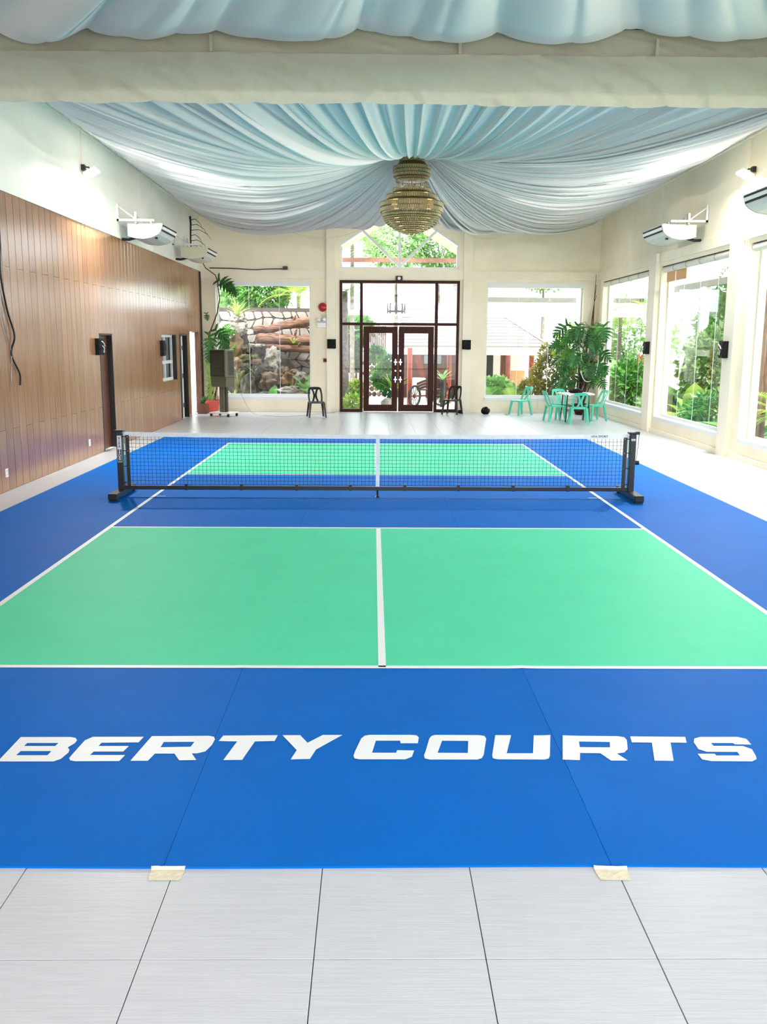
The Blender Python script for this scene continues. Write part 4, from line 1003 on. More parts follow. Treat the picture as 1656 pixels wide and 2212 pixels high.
def leaf_at(me,parent,p,d,s,name='leaf',roll=0.0,up=(0,0,1)):
    """leaf from p pointing along d, scale s"""
    d=Vector(d).normalized(); z=Vector(up)-d*Vector(up).dot(d)
    if z.length<1e-3: z=d.orthogonal()
    z.normalize(); x=d.cross(z); m=Matrix((x,d,z)).transposed()
    m=Matrix.Rotation(roll,3,d)@m
    o=bpy.data.objects.new(name,me); COL.objects.link(o); o.parent=parent; o.location=Vector(p)-woff(parent); o.rotation_euler=m.to_euler(); o.scale=(s,s,s)
    return o
M['terracotta']=mat('terracotta',rgb(206,86,70),0.6,var=0.12,vscale=5)
M['soil']=mat('soil',rgb(58,42,32),0.95)
def pot(parent,c,r,h,mt_):
    MB().lathe([(r*0.62,0),(r*0.98,h*0.88),(r*1.06,h*0.88),(r*1.08,h),(r*0.94,h),(r*0.9,h*0.88),(r*0.2,h*0.87)],24,c).build('pot',mt_,parent,False)
    MB().lathe([(r*0.9,h*0.86),(0.01,h*0.9)],20,c).build('soil',M['soil'],parent)
# big split-leaf plant in the right corner
bp_=thing('potted_monstera','big split-leaf plant climbing the right corner behind the white table','plant',(6.12,15.05,0))
pot(bp_,(6.12,15.05,0),0.26,0.32,M['mahog'])
rr=random.Random(11)
for k in range(26):
    a=rr.uniform(0,2*PI); r0=rr.uniform(0.02,0.2); r1=rr.uniform(0.03,0.28); z1=rr.uniform(1.0,2.2)
    pts=[(6.12+r0*math.cos(a)*0.7,15.05+r0*math.sin(a)*0.7,0.27)]
    for q in range(1,5): t=q/4; pts.append((6.14+0.12*t+(r0+(r1-r0)*t)*math.cos(a+1.6*t)+rr.uniform(-.05,.05),15.07+0.12*t+(r0+(r1-r0)*t)*math.sin(a+1.6*t)+rr.uniform(-.05,.05),0.27+(z1-0.27)*t))
    MB().tube(pts,rr.uniform(0.010,0.026),5).build('aerial_root',M['bark'],bp_)
for k in range(44):
    z=1.0+1.75*(k/44)**0.9; a=rr.uniform(PI*0.82,PI*1.72); ex=rr.uniform(0.25,0.72)
    b0=(6.25+rr.uniform(-.1,.12),15.15+rr.uniform(-.1,.1),z-0.25)
    p=(min(6.5,6.2+ex*math.cos(a)*1.0),min(15.5,15.1+ex*math.sin(a)),z+rr.uniform(-0.1,0.12))
    if k%4==0: p=(min(6.52,p[0]+0.35),p[1],p[2])
    MB().tube([b0,((b0[0]+p[0])/2,(b0[1]+p[1])/2,max(b0[2],p[2])+0.06),p],0.009,5).build('stalk',M['lf_dark'],bp_)
    leaf_at(ME['mon_'+rr.choice(('lf_dark','lf_dark','lf_mid','lf_dark'))],bp_,p,(0.75*math.cos(a),0.6*math.sin(a),-rr.uniform(0.35,1.0)),rr.uniform(0.4,0.62),roll=rr.uniform(-.4,.4),up=(-0.35,-0.9,0.45))
for k in range(3): MB().tube([(6.35+0.05*k,15.3,1.9),(6.42+0.03*k,15.5,2.7),(6.5,15.6,3.3),(6.53+0.02*k,15.64,4.1-0.3*k)],[0.014,0.012,0.01,0.006],5).build('vine',M['bark'],bp_)
cable('rope','white rope hanging in a loop over the corner plant',[(5.95,14.55,1.95),(5.96,14.5,1.3),(6.05,14.48,1.05),(6.2,14.48,1.0),(6.36,14.5,1.15),(6.45,14.55,1.6),(6.46,14.6,2.0)],0.012,M['white'],'rope')
# climbing plant in the left corner
lp=thing('climbing_plant','split-leaf vine climbing from a red pot in the left corner','plant',(-4.88,15.35,0))
pot(lp,(-4.88,15.35,0),0.25,0.36,M['terracotta'])
vines=[[(-4.88,15.35,0.33),(-4.92,15.4,1.0),(-4.9,15.5,1.6),(-4.96,15.55,2.25),(-4.7,15.58,2.9),(-4.62,15.6,3.3),(-4.66,15.6,3.8),(-4.72,15.58,4.0),(-5.0,15.56,4.2),(-5.1,15.5,4.4)],
       [(-4.80,15.35,0.33),(-4.72,15.45,0.9),(-4.78,15.5,1.5),(-4.93,15.55,2.2)],[(-4.93,15.3,0.33),(-4.98,15.4,1.2),(-4.95,15.5,2.0)]]
for v in vines:
    MB().tube(v,[0.026-0.0015*k for k in range(len(v))],6).build('vine',M['bark'],lp)
for k in range(8): a=rr.uniform(0,6.28); MB().tube([(-4.88+0.1*math.cos(a),15.35+0.1*math.sin(a),0.3),(-4.86+0.13*math.cos(a+1),15.38+0.1*math.sin(a+1),0.7),(-4.85+0.05*math.cos(a),15.45,1.15)],0.02,5).build('aerial_root',M['bark'],lp)
for (x,z,dx,dz,s,c) in ((-4.85,2.3,-0.05,-0.8,0.5,'lf_dark'),(-4.75,2.45,0.6,-0.5,0.5,'lf_dark'),(-4.6,2.2,0.5,-0.9,0.45,'lf_dark'),(-4.9,1.95,0.0,-1,0.42,'lf_dark'),(-4.62,3.86,0.8,-0.4,0.5,'lf_dark'),(-4.5,3.75,0.9,-0.55,0.45,'lf_dark'),(-4.3,3.7,0.6,-0.9,0.36,'lf_dark'),(-4.7,1.7,0.2,-1,0.35,'lf_mid'),(-4.95,1.35,0.1,-0.7,0.3,'lf_lime'),(-4.96,1.15,0.3,-0.8,0.3,'lf_lime'),(-4.95,0.95,0.4,-0.8,0.3,'lf_lime'),(-4.95,0.75,0.1,-0.8,0.3,'lf_lime'),(-4.92,0.6,0.2,-1,0.26,'lf_lime'),(-4.98,1.6,0.1,-1,0.28,'lf_lime'),(-4.98,2.9,0.2,-1,0.2,'lf_dark')):
    leaf_at(ME['mon_'+c],lp,(x,15.35-0.1*rr.random(),z),(dx,-0.25,dz),s*1.15,roll=rr.uniform(-.3,.3),up=(0.2,-1,0.4))
dv=thing('dried_vine','bare dark vine with curled tendrils hanging high in the left corner','vine',(-5.17,14.3,4.55))
MB().tube([(-5.17,14.3,5.5),(-5.165,14.35,5.3),(-5.17,14.3,4.9),(-5.17,14.3,4.55)],[0.03,0.024,0.022,0.018],6).build('stem',M['cable'],dv)
for k in range(6):
    z=5.4-0.14*k; L=0.35+0.12*(k%3)
    MB().tube([(-5.17,14.3,z),(-5.17+L*.4,14.28,z+0.02),(-5.17+L*.8,14.26,z-0.10),(-5.17+L,14.25,z-0.27)],[0.010,0.009,0.007,0.004],5).build('tendril',M['cable'],dv)
pl2=thing('planter_box','brown wooden planter box with low leaves in the left corner','planter',(-5.0,14.75,0))
MB().bev(-5.17,-4.9,14.55,14.9,0,0.28,0.01).build('box',M['darkwood'],pl2); MB().box(-5.15,-4.92,14.57,14.88,0.26,0.285).build('soil',M['soil'],pl2)
for k in range(9): a=rr.uniform(0,6.28); leaf_at(ME['sim_lf_dark'],pl2,(-5.02,14.72,0.28),(math.cos(a)*.6,math.sin(a)*.6,0.9),rr.uniform(0.2,0.34))
# ------------------------------------------------------------------ outside: ground
GZ=-0.2
M['paving']=mat('pale_paving',rgb(206,200,188),0.8,var=0.12,vscale=1.2)
M['redpave']=mat('red_paving',rgb(150,92,80),0.8,var=0.15,vscale=4)
M['lawn']=mat('lawn',rgb(140,170,84),0.9,col2=rgb(96,128,56),vscale=5)
gr=MB().box(-60,60,YB+0.32,90,GZ-0.3,GZ).box(XR+0.33,60,-60,YB+0.32,GZ-0.3,GZ).box(-60,XL-3,-60,YB+0.32,GZ-0.3,GZ).box(XL-3,XR+0.33,-60,YF,GZ-0.3,GZ)
tag(gr.build('ground',M['paving']),'pale paved ground of the garden outside the hall','ground',kind='structure')
tag(MB().box(-3.2,1.2,36,44,GZ,GZ+0.02).box(-3.2,-0.5,24,36,GZ,GZ+0.02).build('terrace',M['redpave']),'reddish paved terrace beyond the pool','terrace',kind='structure')
tag(MB().box(XR+0.5,12,-8,YB+6,GZ,GZ+0.03).build('garden_bed',M['lawn']),'planted bed along the right windows','garden bed',kind='structure')
M['water']=mat('pool_water',rgb(52,130,146),0.08,spec=0.6)
tag(MB().box(-2.2,3.0,28.5,33.5,GZ,GZ+0.035).build('pool',M['water']),'light blue swimming pool seen through the left door leaf','pool')
# ------------------------------------------------------------------ foliage builders
def raw(name,V,F,mt_,parent=None):
    off=woff(parent); me=bpy.data.meshes.new(name); me.from_pydata([(x-off.x,y-off.y,z-off.z) for x,y,z in V],[],F); me.materials.append(mt_); me.update()
    o=bpy.data.objects.new(name,me); COL.objects.link(o)
    if parent: o.parent=parent
    return o
def leaves(c,r,n,s,seed,shell=0.55,droop=0.3):
    q=random.Random(seed); V=[];F=[]
    for _ in range(n):
        d=Vector((q.gauss(0,1),q.gauss(0,1),q.gauss(0,1))).normalized(); k=(shell+(1-shell)*q.random())*(1+0.28*noise.noise(d*2.3+Vector((seed,0,0))))
        p=Vector((c[0]+d.x*r[0]*k,c[1]+d.y*r[1]*k,c[2]+d.z*r[2]*k))
        if p.z<GZ+0.03: continue
        a=(d+Vector((q.uniform(-.9,.9),q.uniform(-.9,.9),q.uniform(-.6,.6)-droop))).normalized(); b=a.cross(Vector((q.uniform(-1,1),q.uniform(-1,1),q.uniform(-1,1)))).normalized()
        L=s*q.uniform(0.6,1.3); w=L*0.28; n0=len(V); up=a.cross(b)*(w*0.4)
        V+=[tuple(p),tuple(p+a*L*0.5+b*w+up),tuple(p+a*L),tuple(p+a*L*0.5-b*w+up)]; F+=[(n0,n0+1,n0+2),(n0,n0+2,n0+3)]
    return V,F
def bush(name,lab,c,r,n,s,m_,seed,cat='shrub',grp=None,trunk=True,bark='bark'):
    t=thing(name,lab,cat,(c[0],c[1],GZ),grp)
    V,F=leaves(c,r,n,s,seed); tag(raw('foliage',V,F,M[m_],t),kind='stuff')
    if trunk:
        q=random.Random(seed+1)
        if c[2]-r[2]>0.6: MB().tube([(c[0],c[1],GZ),(c[0]+0.05,c[1],c[2]*0.5),(c[0],c[1],c[2])],[0.07*r[0]+0.03,0.05*r[0]+0.02,0.02],7).build('trunk',M[bark],t)
        for k in range(5):
            a=q.uniform(0,6.28); b0=(c[0]+0.05*math.cos(a),c[1]+0.05*math.sin(a),max(GZ,c[2]-r[2]*0.9))
            MB().tube([b0,(c[0]+r[0]*.3*math.cos(a),c[1]+r[1]*.3*math.sin(a),c[2]-r[2]*.2),(c[0]+r[0]*.6*math.cos(a),c[1]+r[1]*.6*math.sin(a),c[2]+r[2]*.35)],[0.03,0.02,0.008],5).build('branch',M[bark],t)
    return t
def rosette(name,lab,c,n,s,me,tilt=(0.3,1.1),seed=1,cat='plant',grp=None):
    t=thing(name,lab,cat,c,grp); q=random.Random(seed)
    for k in range(n):
        a=2.4*k+q.uniform(-.3,.3); el=tilt[0]+(tilt[1]-tilt[0])*k/n
        leaf_at(ME[me],t,c,(math.cos(a)*math.cos(el),math.sin(a)*math.cos(el),math.sin(el)),s*q.uniform(.75,1.15),'frond' if me.startswith('fro') else 'leaf')
    return t
def palm(name,lab,base,h,n,s,me,seed,lean=(0,0),r=0.09,bark='palebark',grp=None):
    t=thing(name,lab,'palm',base,grp); top=(base[0]+lean[0],base[1]+lean[1],base[2]+h); q=random.Random(seed)
    MB().tube([base,(base[0]+lean[0]*.4,base[1]+lean[1]*.4,base[2]+h*.5),top],[r*1.15,r,r*.8],9).build('trunk',M[bark],t)
    for k in range(n):
        a=2.4*k+q.uniform(-.2,.2); el=-0.35+1.3*k/n
        leaf_at(ME[me],t,top,(math.cos(a)*math.cos(el),math.sin(a)*math.cos(el),math.sin(el)),s*q.uniform(.8,1.15),'frond')
    return t
# ------------------------------------------------------------------ rock garden behind the left window
M['wallstone']=mat('pale_wall_stone',rgb(148,140,134),0.85,col2=rgb(124,115,109),vscale=5,rnd=0.08,bump=0.3,bscale=12)
M['mortar']=mat('mortar',rgb(70,62,58),0.95)
sw_=thing('stone_wall','pale crazy-paved stone wall behind the logs of the rock garden','wall',(-4.4,19.5,GZ))
WY=19.5; MB().box(-7.2,-1.45,WY+0.0,WY+0.35,GZ,3.2).build('mortar_bed',M['mortar'],sw_)
q=random.Random(5); gx,gz=0.30,0.27; ncx,ncz=19,12; pt={}
for j in range(ncz+1):
    for i in range(ncx+1): pt[i,j]=(-7.15+i*gx+(0.5*gx if j%2 else 0)+q.uniform(-.10,.10),GZ+0.04+j*gz+q.uniform(-.085,.085)*(0<j<ncz))
mids={}
for j in range(ncz):
    for i in range(ncx):
        poly=[pt[i,j],pt[i+1,j],pt[i+1,j+1],pt[i,j+1]]
        cx_=sum(a for a,_ in poly)/4; cz_=sum(b for _,b in poly)/4
        if cx_>-1.55: continue
        P=[]
        for k in range(4):
            a=poly[k]; b=poly[(k+1)%4]
            for t in (0.16,0.5,0.84):
                o=0.018*math.sin(i*3.1+j*1.7+k*2+t*5); x=a[0]+(b[0]-a[0])*t; z=a[1]+(b[1]-a[1])*t
                P.append((cx_+(x-cx_)*(0.93+o),cz_+(z-cz_)*(0.93+o)))
        d=0.03+0.02*q.random(); mb=MB(); n=len(P)
        mb.v=[(x,WY+0.005,z) for x,z in P]+[(cx_+(x-cx_)*.88,WY-d,cz_+(z-cz_)*.88) for x,z in P]
        mb.f=[tuple(range(n,2*n))]+[(k,(k+1)%n,n+(k+1)%n,n+k) for k in range(n)]
        mb.build('stone',M['wallstone'],sw_)
RC={'l': ((164, 155, 145), (94, 86, 76)), 'o': ((152, 122, 82), (76, 58, 38)), 'g': ((97, 93, 82), (42, 39, 33)), 'm': ((109, 108, 71), (50, 50, 31)), 'd': ((68, 63, 59), (24, 22, 21)), 'p': ((158, 131, 112), (85, 64, 52)), 'b': ((118, 94, 74), (49, 37, 28))}
for k,(a,b) in RC.items(): M['rock_'+k]=mat('rock_'+k,rgb(*a),0.9,col2=rgb(*b),vscale=4.5,rnd=0.1,bump=0.7,bscale=7)
RNAME={'l':'pale','o':'ochre','g':'grey','m':'mossy','d':'dark','p':'pinkish','b':'brown'}
ROCKS=[(-4.51,18.4,2.49,0.29,0.18,'l'),(-4.51,18.2,1.93,0.19,0.33,'o'),(-4.25,18.3,1.79,0.16,0.16,'g'),(-4.24,18.0,1.48,0.18,0.17,'m'),(-3.93,18.2,1.56,0.15,0.11,'m'),(-3.75,18.3,1.74,0.23,0.24,'d'),(-3.80,18.2,1.95,0.19,0.05,'l'),(-3.36,18.2,1.58,0.23,0.28,'l'),(-4.46,17.8,1.33,0.15,0.22,'p'),(-4.19,17.8,1.17,0.21,0.20,'g'),(-3.85,17.9,1.37,0.20,0.14,'b'),(-3.58,17.8,1.20,0.26,0.14,'d'),(-3.30,17.9,1.17,0.13,0.19,'l'),(-4.35,17.4,0.81,0.19,0.32,'m'),(-4.03,17.2,0.66,0.20,0.36,'g'),(-3.81,17.5,0.76,0.20,0.46,'d'),(-3.40,17.4,0.81,0.32,0.25,'b'),(-3.01,17.9,0.98,0.21,0.23,'b'),(-2.78,17.5,0.81,0.22,0.27,'o'),(-2.41,17.5,0.82,0.21,0.28,'l'),(-2.72,17.0,0.52,0.38,0.15,'l'),(-2.26,17.1,0.63,0.17,0.26,'m'),(-3.49,16.9,0.40,0.30,0.11,'g'),(-4.36,18.5,2.09,0.15,0.26,'d'),(-4.51,18.6,2.80,0.24,0.12,'l'),(-5.01,18.5,2.09,0.18,0.31,'g'),(-2.59,18.0,1.03,0.26,0.13,'b')]
def rows_(z): return 'at the foot of' if z<0.7 else 'low in' if z<1.1 else 'in the middle of' if z<1.7 else 'high in'
used={}
for n,(x,y,z,rx,rz,k) in enumerate(ROCKS):
    mb=lump(MB(),(x,y,z),rx*1.12,max(0.16,rx*0.9),rz*1.12,n*1.37+2,0.5,30,20)
    side='left' if x<-4.1 else 'centre' if x<-3.2 else 'right'; lab='%s boulder %s the rock pile, %s side'%(RNAME[k],rows_(z),side)
    size=rx*rz
    if lab in used: lab=('smaller ' if size<used[lab] else 'larger ')+lab
    used[lab]=size
    o=smoothen(mb.build('boulder',M['rock_'+k]),38); tag(o,lab,'boulder','boulders of the rock garden')
# hidden core the boulders rest against
tag(lump(MB(),(-3.9,18.85,0.4),1.45,0.5,1.5,9.9,0.15,20,12).build('rock_mound',M['rock_d']),'dark earth mound the boulders are piled against','mound')
M['log']=mat('weathered_log',rgb(128,92,72),0.9,col2=rgb(44,27,21),vscale=6,stretch=(0.7,5,5),bump=0.9,bscale=9,bstretch=(0.6,5,5))
def log(lab,p0,p1,r0,r1,seed):
    t=thing('log',lab,'log',p0,'logs across the stone wall'); P0=Vector(p0);P1=Vector(p1); mb=MB(); n=26; m_=14; V=[]
    for i in range(n+1):
        c=P0.lerp(P1,i/n); c.z+=0.05*N2(i*.25,seed); r=r0+(r1-r0)*i/n
        for k in range(m_):
            a=2*PI*k/m_; rr_=r*(1+0.28*N2(i*.18+seed,math.cos(a)*1.6,math.sin(a)*1.6)); mb.v.append((c.x,c.y+rr_*math.cos(a),c.z+rr_*math.sin(a)))
    for i in range(n):
        for k in range(m_): mb.f.append((i*m_+k,i*m_+(k+1)%m_,(i+1)*m_+(k+1)%m_,(i+1)*m_+k))
    mb.f+=[tuple(range(m_)),tuple(range(n*m_,(n+1)*m_))]
    mb.build('trunk',M['log'],t,True)
    MB().tube([P0.lerp(P1,.55),P0.lerp(P1,.58)+Vector((0,-0.1,r0*1.3)),P0.lerp(P1,.6)+Vector((0,-0.12,r0*1.9))],[0.05,0.04,0.02],6).build('branch_stub',M['log'],t)
log('topmost weathered log rising to the right across the stone wall',(-4.05,18.95,2.42),(-1.7,19.0,2.86),0.14,0.15,1.1)
log('thick middle weathered log across the stone wall',(-3.95,18.9,2.16),(-1.7,18.95,2.12),0.20,0.13,2.2)
log('lowest weathered log across the stone wall',(-3.7,18.85,1.94),(-1.7,18.9,1.78),0.11,0.13,3.3)
G_='plants of the rock garden'
rosette('spiky_plant','yellow-green spiky plant on top of the rock pile',(-4.5,18.45,2.9),22,0.62,'spk_lf_lime',(0.6,1.5),1,grp=G_)
rosette('bromeliad','small yellow bromeliad on the middle log',(-2.72,18.65,2.02),12,0.3,'spk_lf_lime',(0.3,1.4),2,grp=G_)
rosette('bromeliad','yellow-green bromeliad among the boulders',(-3.87,17.45,1.06),14,0.34,'spk_lf_lime',(0.3,1.4),3,grp=G_)
rosette('agave','bright green broad-leaved agave at the foot of the rocks',(-3.24,16.65,0.22),12,0.62,'wide_lf_mid',(0.15,1.2),4,grp=G_)
rosette('agave','pale yellow rosette behind the air cooler at the foot of the rocks',(-4.44,16.7,0.35),12,0.42,'spk_lf_lime',(0.2,1.2),5,grp=G_)
rosette('split_leaf_plant','dark split-leaf plant at the left of the rock pile',(-4.95,18.2,2.2),12,0.55,'mon_lf_mid',(-0.2,1.1),6,grp=G_)
rosette('split_leaf_plant','green split-leaf plant low at the left window edge',(-4.85,17.9,1.6),9,0.45,'mon_lf_mid',(-0.2,1.0),7,grp=G_)
rosette('fern','pale fern at the right of the rock pile',(-2.15,16.9,0.5),12,0.6,'fro_lf_pale',(0.3,1.3),8,grp=G_)
T_='trees beyond the garden'
bush('leafy_tree','dense dark green tree above the stone wall',(-4.05,22.2,3.9),(1.0,0.9,0.9),4200,0.16,'lf_mid',21,'tree',T_)
bush('leafy_tree','pale tree left above the rock pile',(-5.1,22.8,3.8),(0.75,0.7,1.0),1300,0.2,'lf_pale',22,'tree',T_)
palm('palm_tree','yellow-green palm above the right end of the stone wall',(-2.75,21.5,GZ),3.9,16,1.5,'fro_lf_lime',23,grp=T_)
palm('palm_tree','green palm with a white trunk above the stone wall',(-3.35,23.0,GZ),5.6,14,1.7,'fro_lf_mid',24,(-0.3,0),grp=T_)
palm('palm_tree','tall palm filling the left of the gable window',(-0.9,24.5,GZ),6.2,18,2.3,'fro_lf_pale',25,grp=T_)
bush('leafy_tree','soft green tree in the middle of the gable window',(0.9,30,6.6),(1.5,1.2,1.5),5200,0.17,'lf_pale',26,'tree',T_,bark='palebark')
bush('leafy_tree','green tree in the right of the gable window',(2.9,31,6.4),(1.2,1.2,1.2),3800,0.17,'lf_pale',27,'tree',T_,bark='palebark')
tag(MB().box(-6.6,-5.0,23.5,23.6,GZ,5.0).build('white_screen',M['white_alu']),'white panel wall at the upper left of the rock garden window','screen')
# ------------------------------------------------------------------ portico outside the entrance
M['peach']=mat('peach_board',rgb(158,120,90),0.7,var=0.08,vscale=5)
M['whitewall']=mat('white_render',rgb(236,236,232),0.7)
M['tilebrown']=mat('brown_ridge',rgb(104,72,56),0.8,var=0.2,vscale=8)
po=thing('portico','white portico with peach gable boards outside the entrance','portico',(0.7,19,GZ))
for sg in (-1,1):
    mb=MB(); mb.prism([(0.7,6.5),(0.7,6.14),(0.7+sg*2.6,4.54),(0.7+sg*2.6,4.9)],1,18.9,19.0); mb.build('gable_board',M['peach'],po)
    MB().box(0.7+sg*2.35-0.15,0.7+sg*2.35+0.15,18.8,19.1,GZ,4.6).build('post',M['whitewall'],po)
MB().box(-1.6,3.0,19.4,19.55,4.72,4.86).build('ridge_tiles',M['tilebrown'],po)
MB().box(-1.6,3.0,16.1,19.4,4.06,4.12).build('soffit',M['whitewall'],po)
for y in (17.0,18.0,19.0): MB().box(-1.6,3.0,y-0.05,y+0.05,3.98,4.06).build('soffit_beam',M['whitewall'],po)
MB().box(-1.6,3.0,20.0,20.12,3.0,3.18).build('far_beam',M['whitewall'],po)
cl_=thing('candle_chandelier','grey candle-ring chandelier hanging under the portico soffit','chandelier',(0.68,18.5,3.0))
M['pewter']=mat('pewter',rgb(44,42,40),0.6)
MB().cyl((0.68,18.5,3.6),(0.68,18.5,4.06),0.012,n=6).build('chain',M['pewter'],cl_)
MB().lathe([(0.01,3.62),(0.05,3.6),(0.05,3.57),(0.01,3.55)],12,(0.68,18.5,0)).build('hub',M['pewter'],cl_)
MB().ring(0.28,3.06,0.02,0.05,28,(0.68,18.5)).build('ring',M['pewter'],cl_)
MB().lathe([(0.02,3.55),(0.03,3.3),(0.05,3.12),(0.03,3.02),(0.005,2.98)],12,(0.68,18.5,0)).build('centre_stem',M['pewter'],cl_)
for k in range(8):
    a=2*PI*k/8; x,y=0.68+0.28*math.cos(a),18.5+0.28*math.sin(a)
    MB().cyl((x,y,3.02),(x,y,3.34),0.022,0.018,n=7).build('candle',M['pewter'],cl_)
    if k%2==0: MB().tube([(x,y,3.1),(0.68+0.05*math.cos(a),18.5+0.05*math.sin(a),3.58)],0.008,5).build('stay',M['pewter'],cl_)
# ------------------------------------------------------------------ garden behind the entrance
tr=thing('palm_tree','palm with a mottled pale trunk behind the left side pane of the entrance','palm',(-1.03,19.3,GZ))
mb=MB(); pts=[(-1.03+0.02*N2(k,2),19.3,GZ+k*0.22) for k in range(19)]; mb.tube(pts,[0.15-0.003*k+0.012*(k%2) for k in range(19)],12); mb.build('trunk',M['palebark'],tr,True)
for k in range(10): a=2.4*k; leaf_at(ME['fro_lf_mid'],tr,(-1.03,19.3,3.72),(math.cos(a),math.sin(a),0.4-0.09*k),0.75,'frond')
M['artgrass']=mat('artificial_grass',rgb(70,120,80),0.9,col2=rgb(42,84,52),vscale=18,bump=0.8,bscale=40)
hp=thing('hedge_panel','square panel of artificial green hedge behind the left side pane','hedge',(-0.85,28.2,GZ))
MB().box(-1.5,-0.55,28.2,28.3,0.75,2.15).build('backing',M['lawn'],hp)
V,F=[],[]; q=random.Random(3)
for _ in range(2600):
    x=q.uniform(-1.5,-0.55); z=q.uniform(0.75,2.15); n0=len(V); s=0.05
    V+=[(x,28.19,z),(x+q.uniform(-s,s),28.12,z+q.uniform(-s,s)),(x+q.uniform(-s,s),28.15,z+q.uniform(-s,s))]; F.append((n0,n0+1,n0+2))
tag(raw('foliage',V,F,M['artgrass'],hp),kind='stuff')
MB().box(-1.1,-1.0,28.2,28.3,GZ,0.76).build('post',M['darkwood'],hp); MB().box(-0.7,-0.6,28.2,28.3,GZ,0.76).build('post',M['darkwood'],hp)
bush('low_shrub','lime shrub beside the pale palm trunk',(-0.72,18.9,0.05),(0.26,0.28,0.22),400,0.2,'lf_lime',31,grp='shrubs outside the entrance',trunk=False)
bush('low_shrub','small yellow shrub behind the pale palm trunk',(-0.68,20.2,0.5),(0.16,0.2,0.22),220,0.2,'lf_lime',32,grp='shrubs outside the entrance',trunk=False)
bush('low_shrub','palm-like green shrub above the hedge panel',(-0.85,28.8,2.6),(0.6,0.5,0.5),600,0.4,'lf_mid',33,grp='shrubs outside the entrance')
tp_=thing('potted_topiary','leafy topiary leaning in a terracotta pot behind the left door leaf','plant',(0.5,19.9,GZ))
pot(tp_,(0.55,19.9,GZ),0.17,0.36,M['terracotta'])
for nm,c,r,n,m_ in (('foliage',(0.25,19.9,0.88),(0.36,0.34,0.42),1500,'lf_mid'),('foliage',(0.47,19.9,1.42),(0.2,0.2,0.24),500,'lf_mid'),('foliage',(0.5,19.9,0.45),(0.24,0.22,0.2),350,'lf_dark')):
    V,F=leaves(c,r,n,0.13,41+n); tag(raw(nm,V,F,M[m_],tp_),kind='stuff')
for k in range(9): leaf_at(ME['spk_lf_lime'],tp_,(0.62,19.75,0.35),(math.cos(2.4*k)*.6,-0.3,1.0+0.3*math.sin(k)),0.75)
MB().tube([(0.55,19.9,0.1),(0.45,19.9,0.8),(0.48,19.9,1.5)],0.03,6).build('stem',M['bark'],tp_)
tag(lump(MB(),(0.42,19.5,0.0),0.22,0.2,0.2,4.4,0.2).build('boulder',M['rock_l']),'rounded veined boulder beside the topiary pot','boulder')
M['bamb']=mat('bamboo_pole',rgb(128,68,38),0.6,col2=rgb(84,40,22),vscale=6,stretch=(4,4,0.6))
bf=thing('bamboo_fence','reddish bamboo pole fence seen at the top of the left door leaf','fence',(0.0,27,GZ))
for k in range(11):
    x=-0.42+0.085*k+0.01*N2(k,3); MB().cyl((x,27,1.55+0.05*N2(k,1)),(x,27,2.75+0.12*N2(k,5)),0.034,n=7).build('pole',M['bamb'],bf)
for z in (1.7,2.4): MB().cyl((-0.5,26.95,z),(0.5,26.95,z),0.025,n=7).build('rail',M['bamb'],bf)
gw=thing('garden_wall','low rubble stone wall under the bamboo fence','wall',(0,27,GZ)); q=random.Random(8)
for j in range(8):
    for i in range(5):
        x=-0.42+0.2*i+(0.1 if j%2 else 0); z=GZ+0.12+0.215*j
        lump(MB(),(x,27,z),0.105,0.1,0.11,i*1.3+j*2.1,0.2,9,6).build('stone',M['rock_b' if (i+j)%3 else 'rock_p'],gw)
bush('low_shrub','tuft of green leaves on the rubble wall',(0.05,26.55,1.6),(0.28,0.2,0.2),300,0.28,'lf_mid',34,grp='shrubs outside the entrance',trunk=False)
palm('palm_tree','small fan palm before the bamboo fence',(-0.28,26.3,GZ),2.7,10,0.7,'fro_lf_pale',35,r=0.05,grp='shrubs outside the entrance')
# pavilion with tiled roof
pv=thing('pavilion','open pavilion with a pale tiled hip roof and red timber posts','pavilion',(4.5,25,GZ))
M['rooftile']=mat('pale_roof_tile',rgb(104,97,95),0.7,var=0.1,vscale=4,rnd=0.04)
M['redpost']=mat('red_timber',rgb(150,56,30),0.45,col2=rgb(104,36,20),vscale=6,stretch=(5,5,0.5))
EX0,EX1,EY,EZ=0.75,6.5,22.3,1.93
nr=13
for k in range(nr):
    y0=EY+k*0.33; z0=EZ+k*0.122; inset=0.14*k
    a=EX0+inset*0.25; b=EX1-inset
    mb=MB(); mb.prism([(y0-0.06,z0),(y0-0.06,z0+0.045),(y0+0.34,z0+0.165),(y0+0.34,z0+0.125)],0,a,b); mb.build('tile_course',M['rooftile'],pv)
mb=MB(); mb.tube([(EX1,EY-0.05,EZ+0.05),(EX1-0.14*nr,EY+0.33*nr,EZ+0.122*nr+0.05)],0.05,6); mb.build('hip_ridge',M['rooftile'],pv)
mb=MB(); mb.add([(EX1,EY,EZ),(EX1,EY+8,EZ),(EX1-0.14*nr,EY+0.33*nr,EZ+0.122*nr),(EX1-0.14*nr,EY+0.33*nr+2,EZ+0.122*nr)],[(0,1,3,2)]); mb.build('side_slope',M['rooftile'],pv)
MB().box(EX0,EX1,EY-0.02,EY+0.06,1.64,EZ).build('fascia',M['whitewall'],pv)
MB().box(EX1-0.06,EX1,EY,EY+5,1.64,EZ).build('fascia',M['whitewall'],pv)
MB().box(EX0,EX1,EY+0.06,EY+5,1.86,1.9).build('soffit',M['whitewall'],pv)
for (x,y,r) in ((1.28,21.9,0.1),(2.82,23,0.09),(5.25,24.3,0.1),(6.1,23.9,0.11)): MB().cyl((x,y,GZ),(x,y,1.88),r,r*.95,n=12).build('post',M['redpost'],pv)
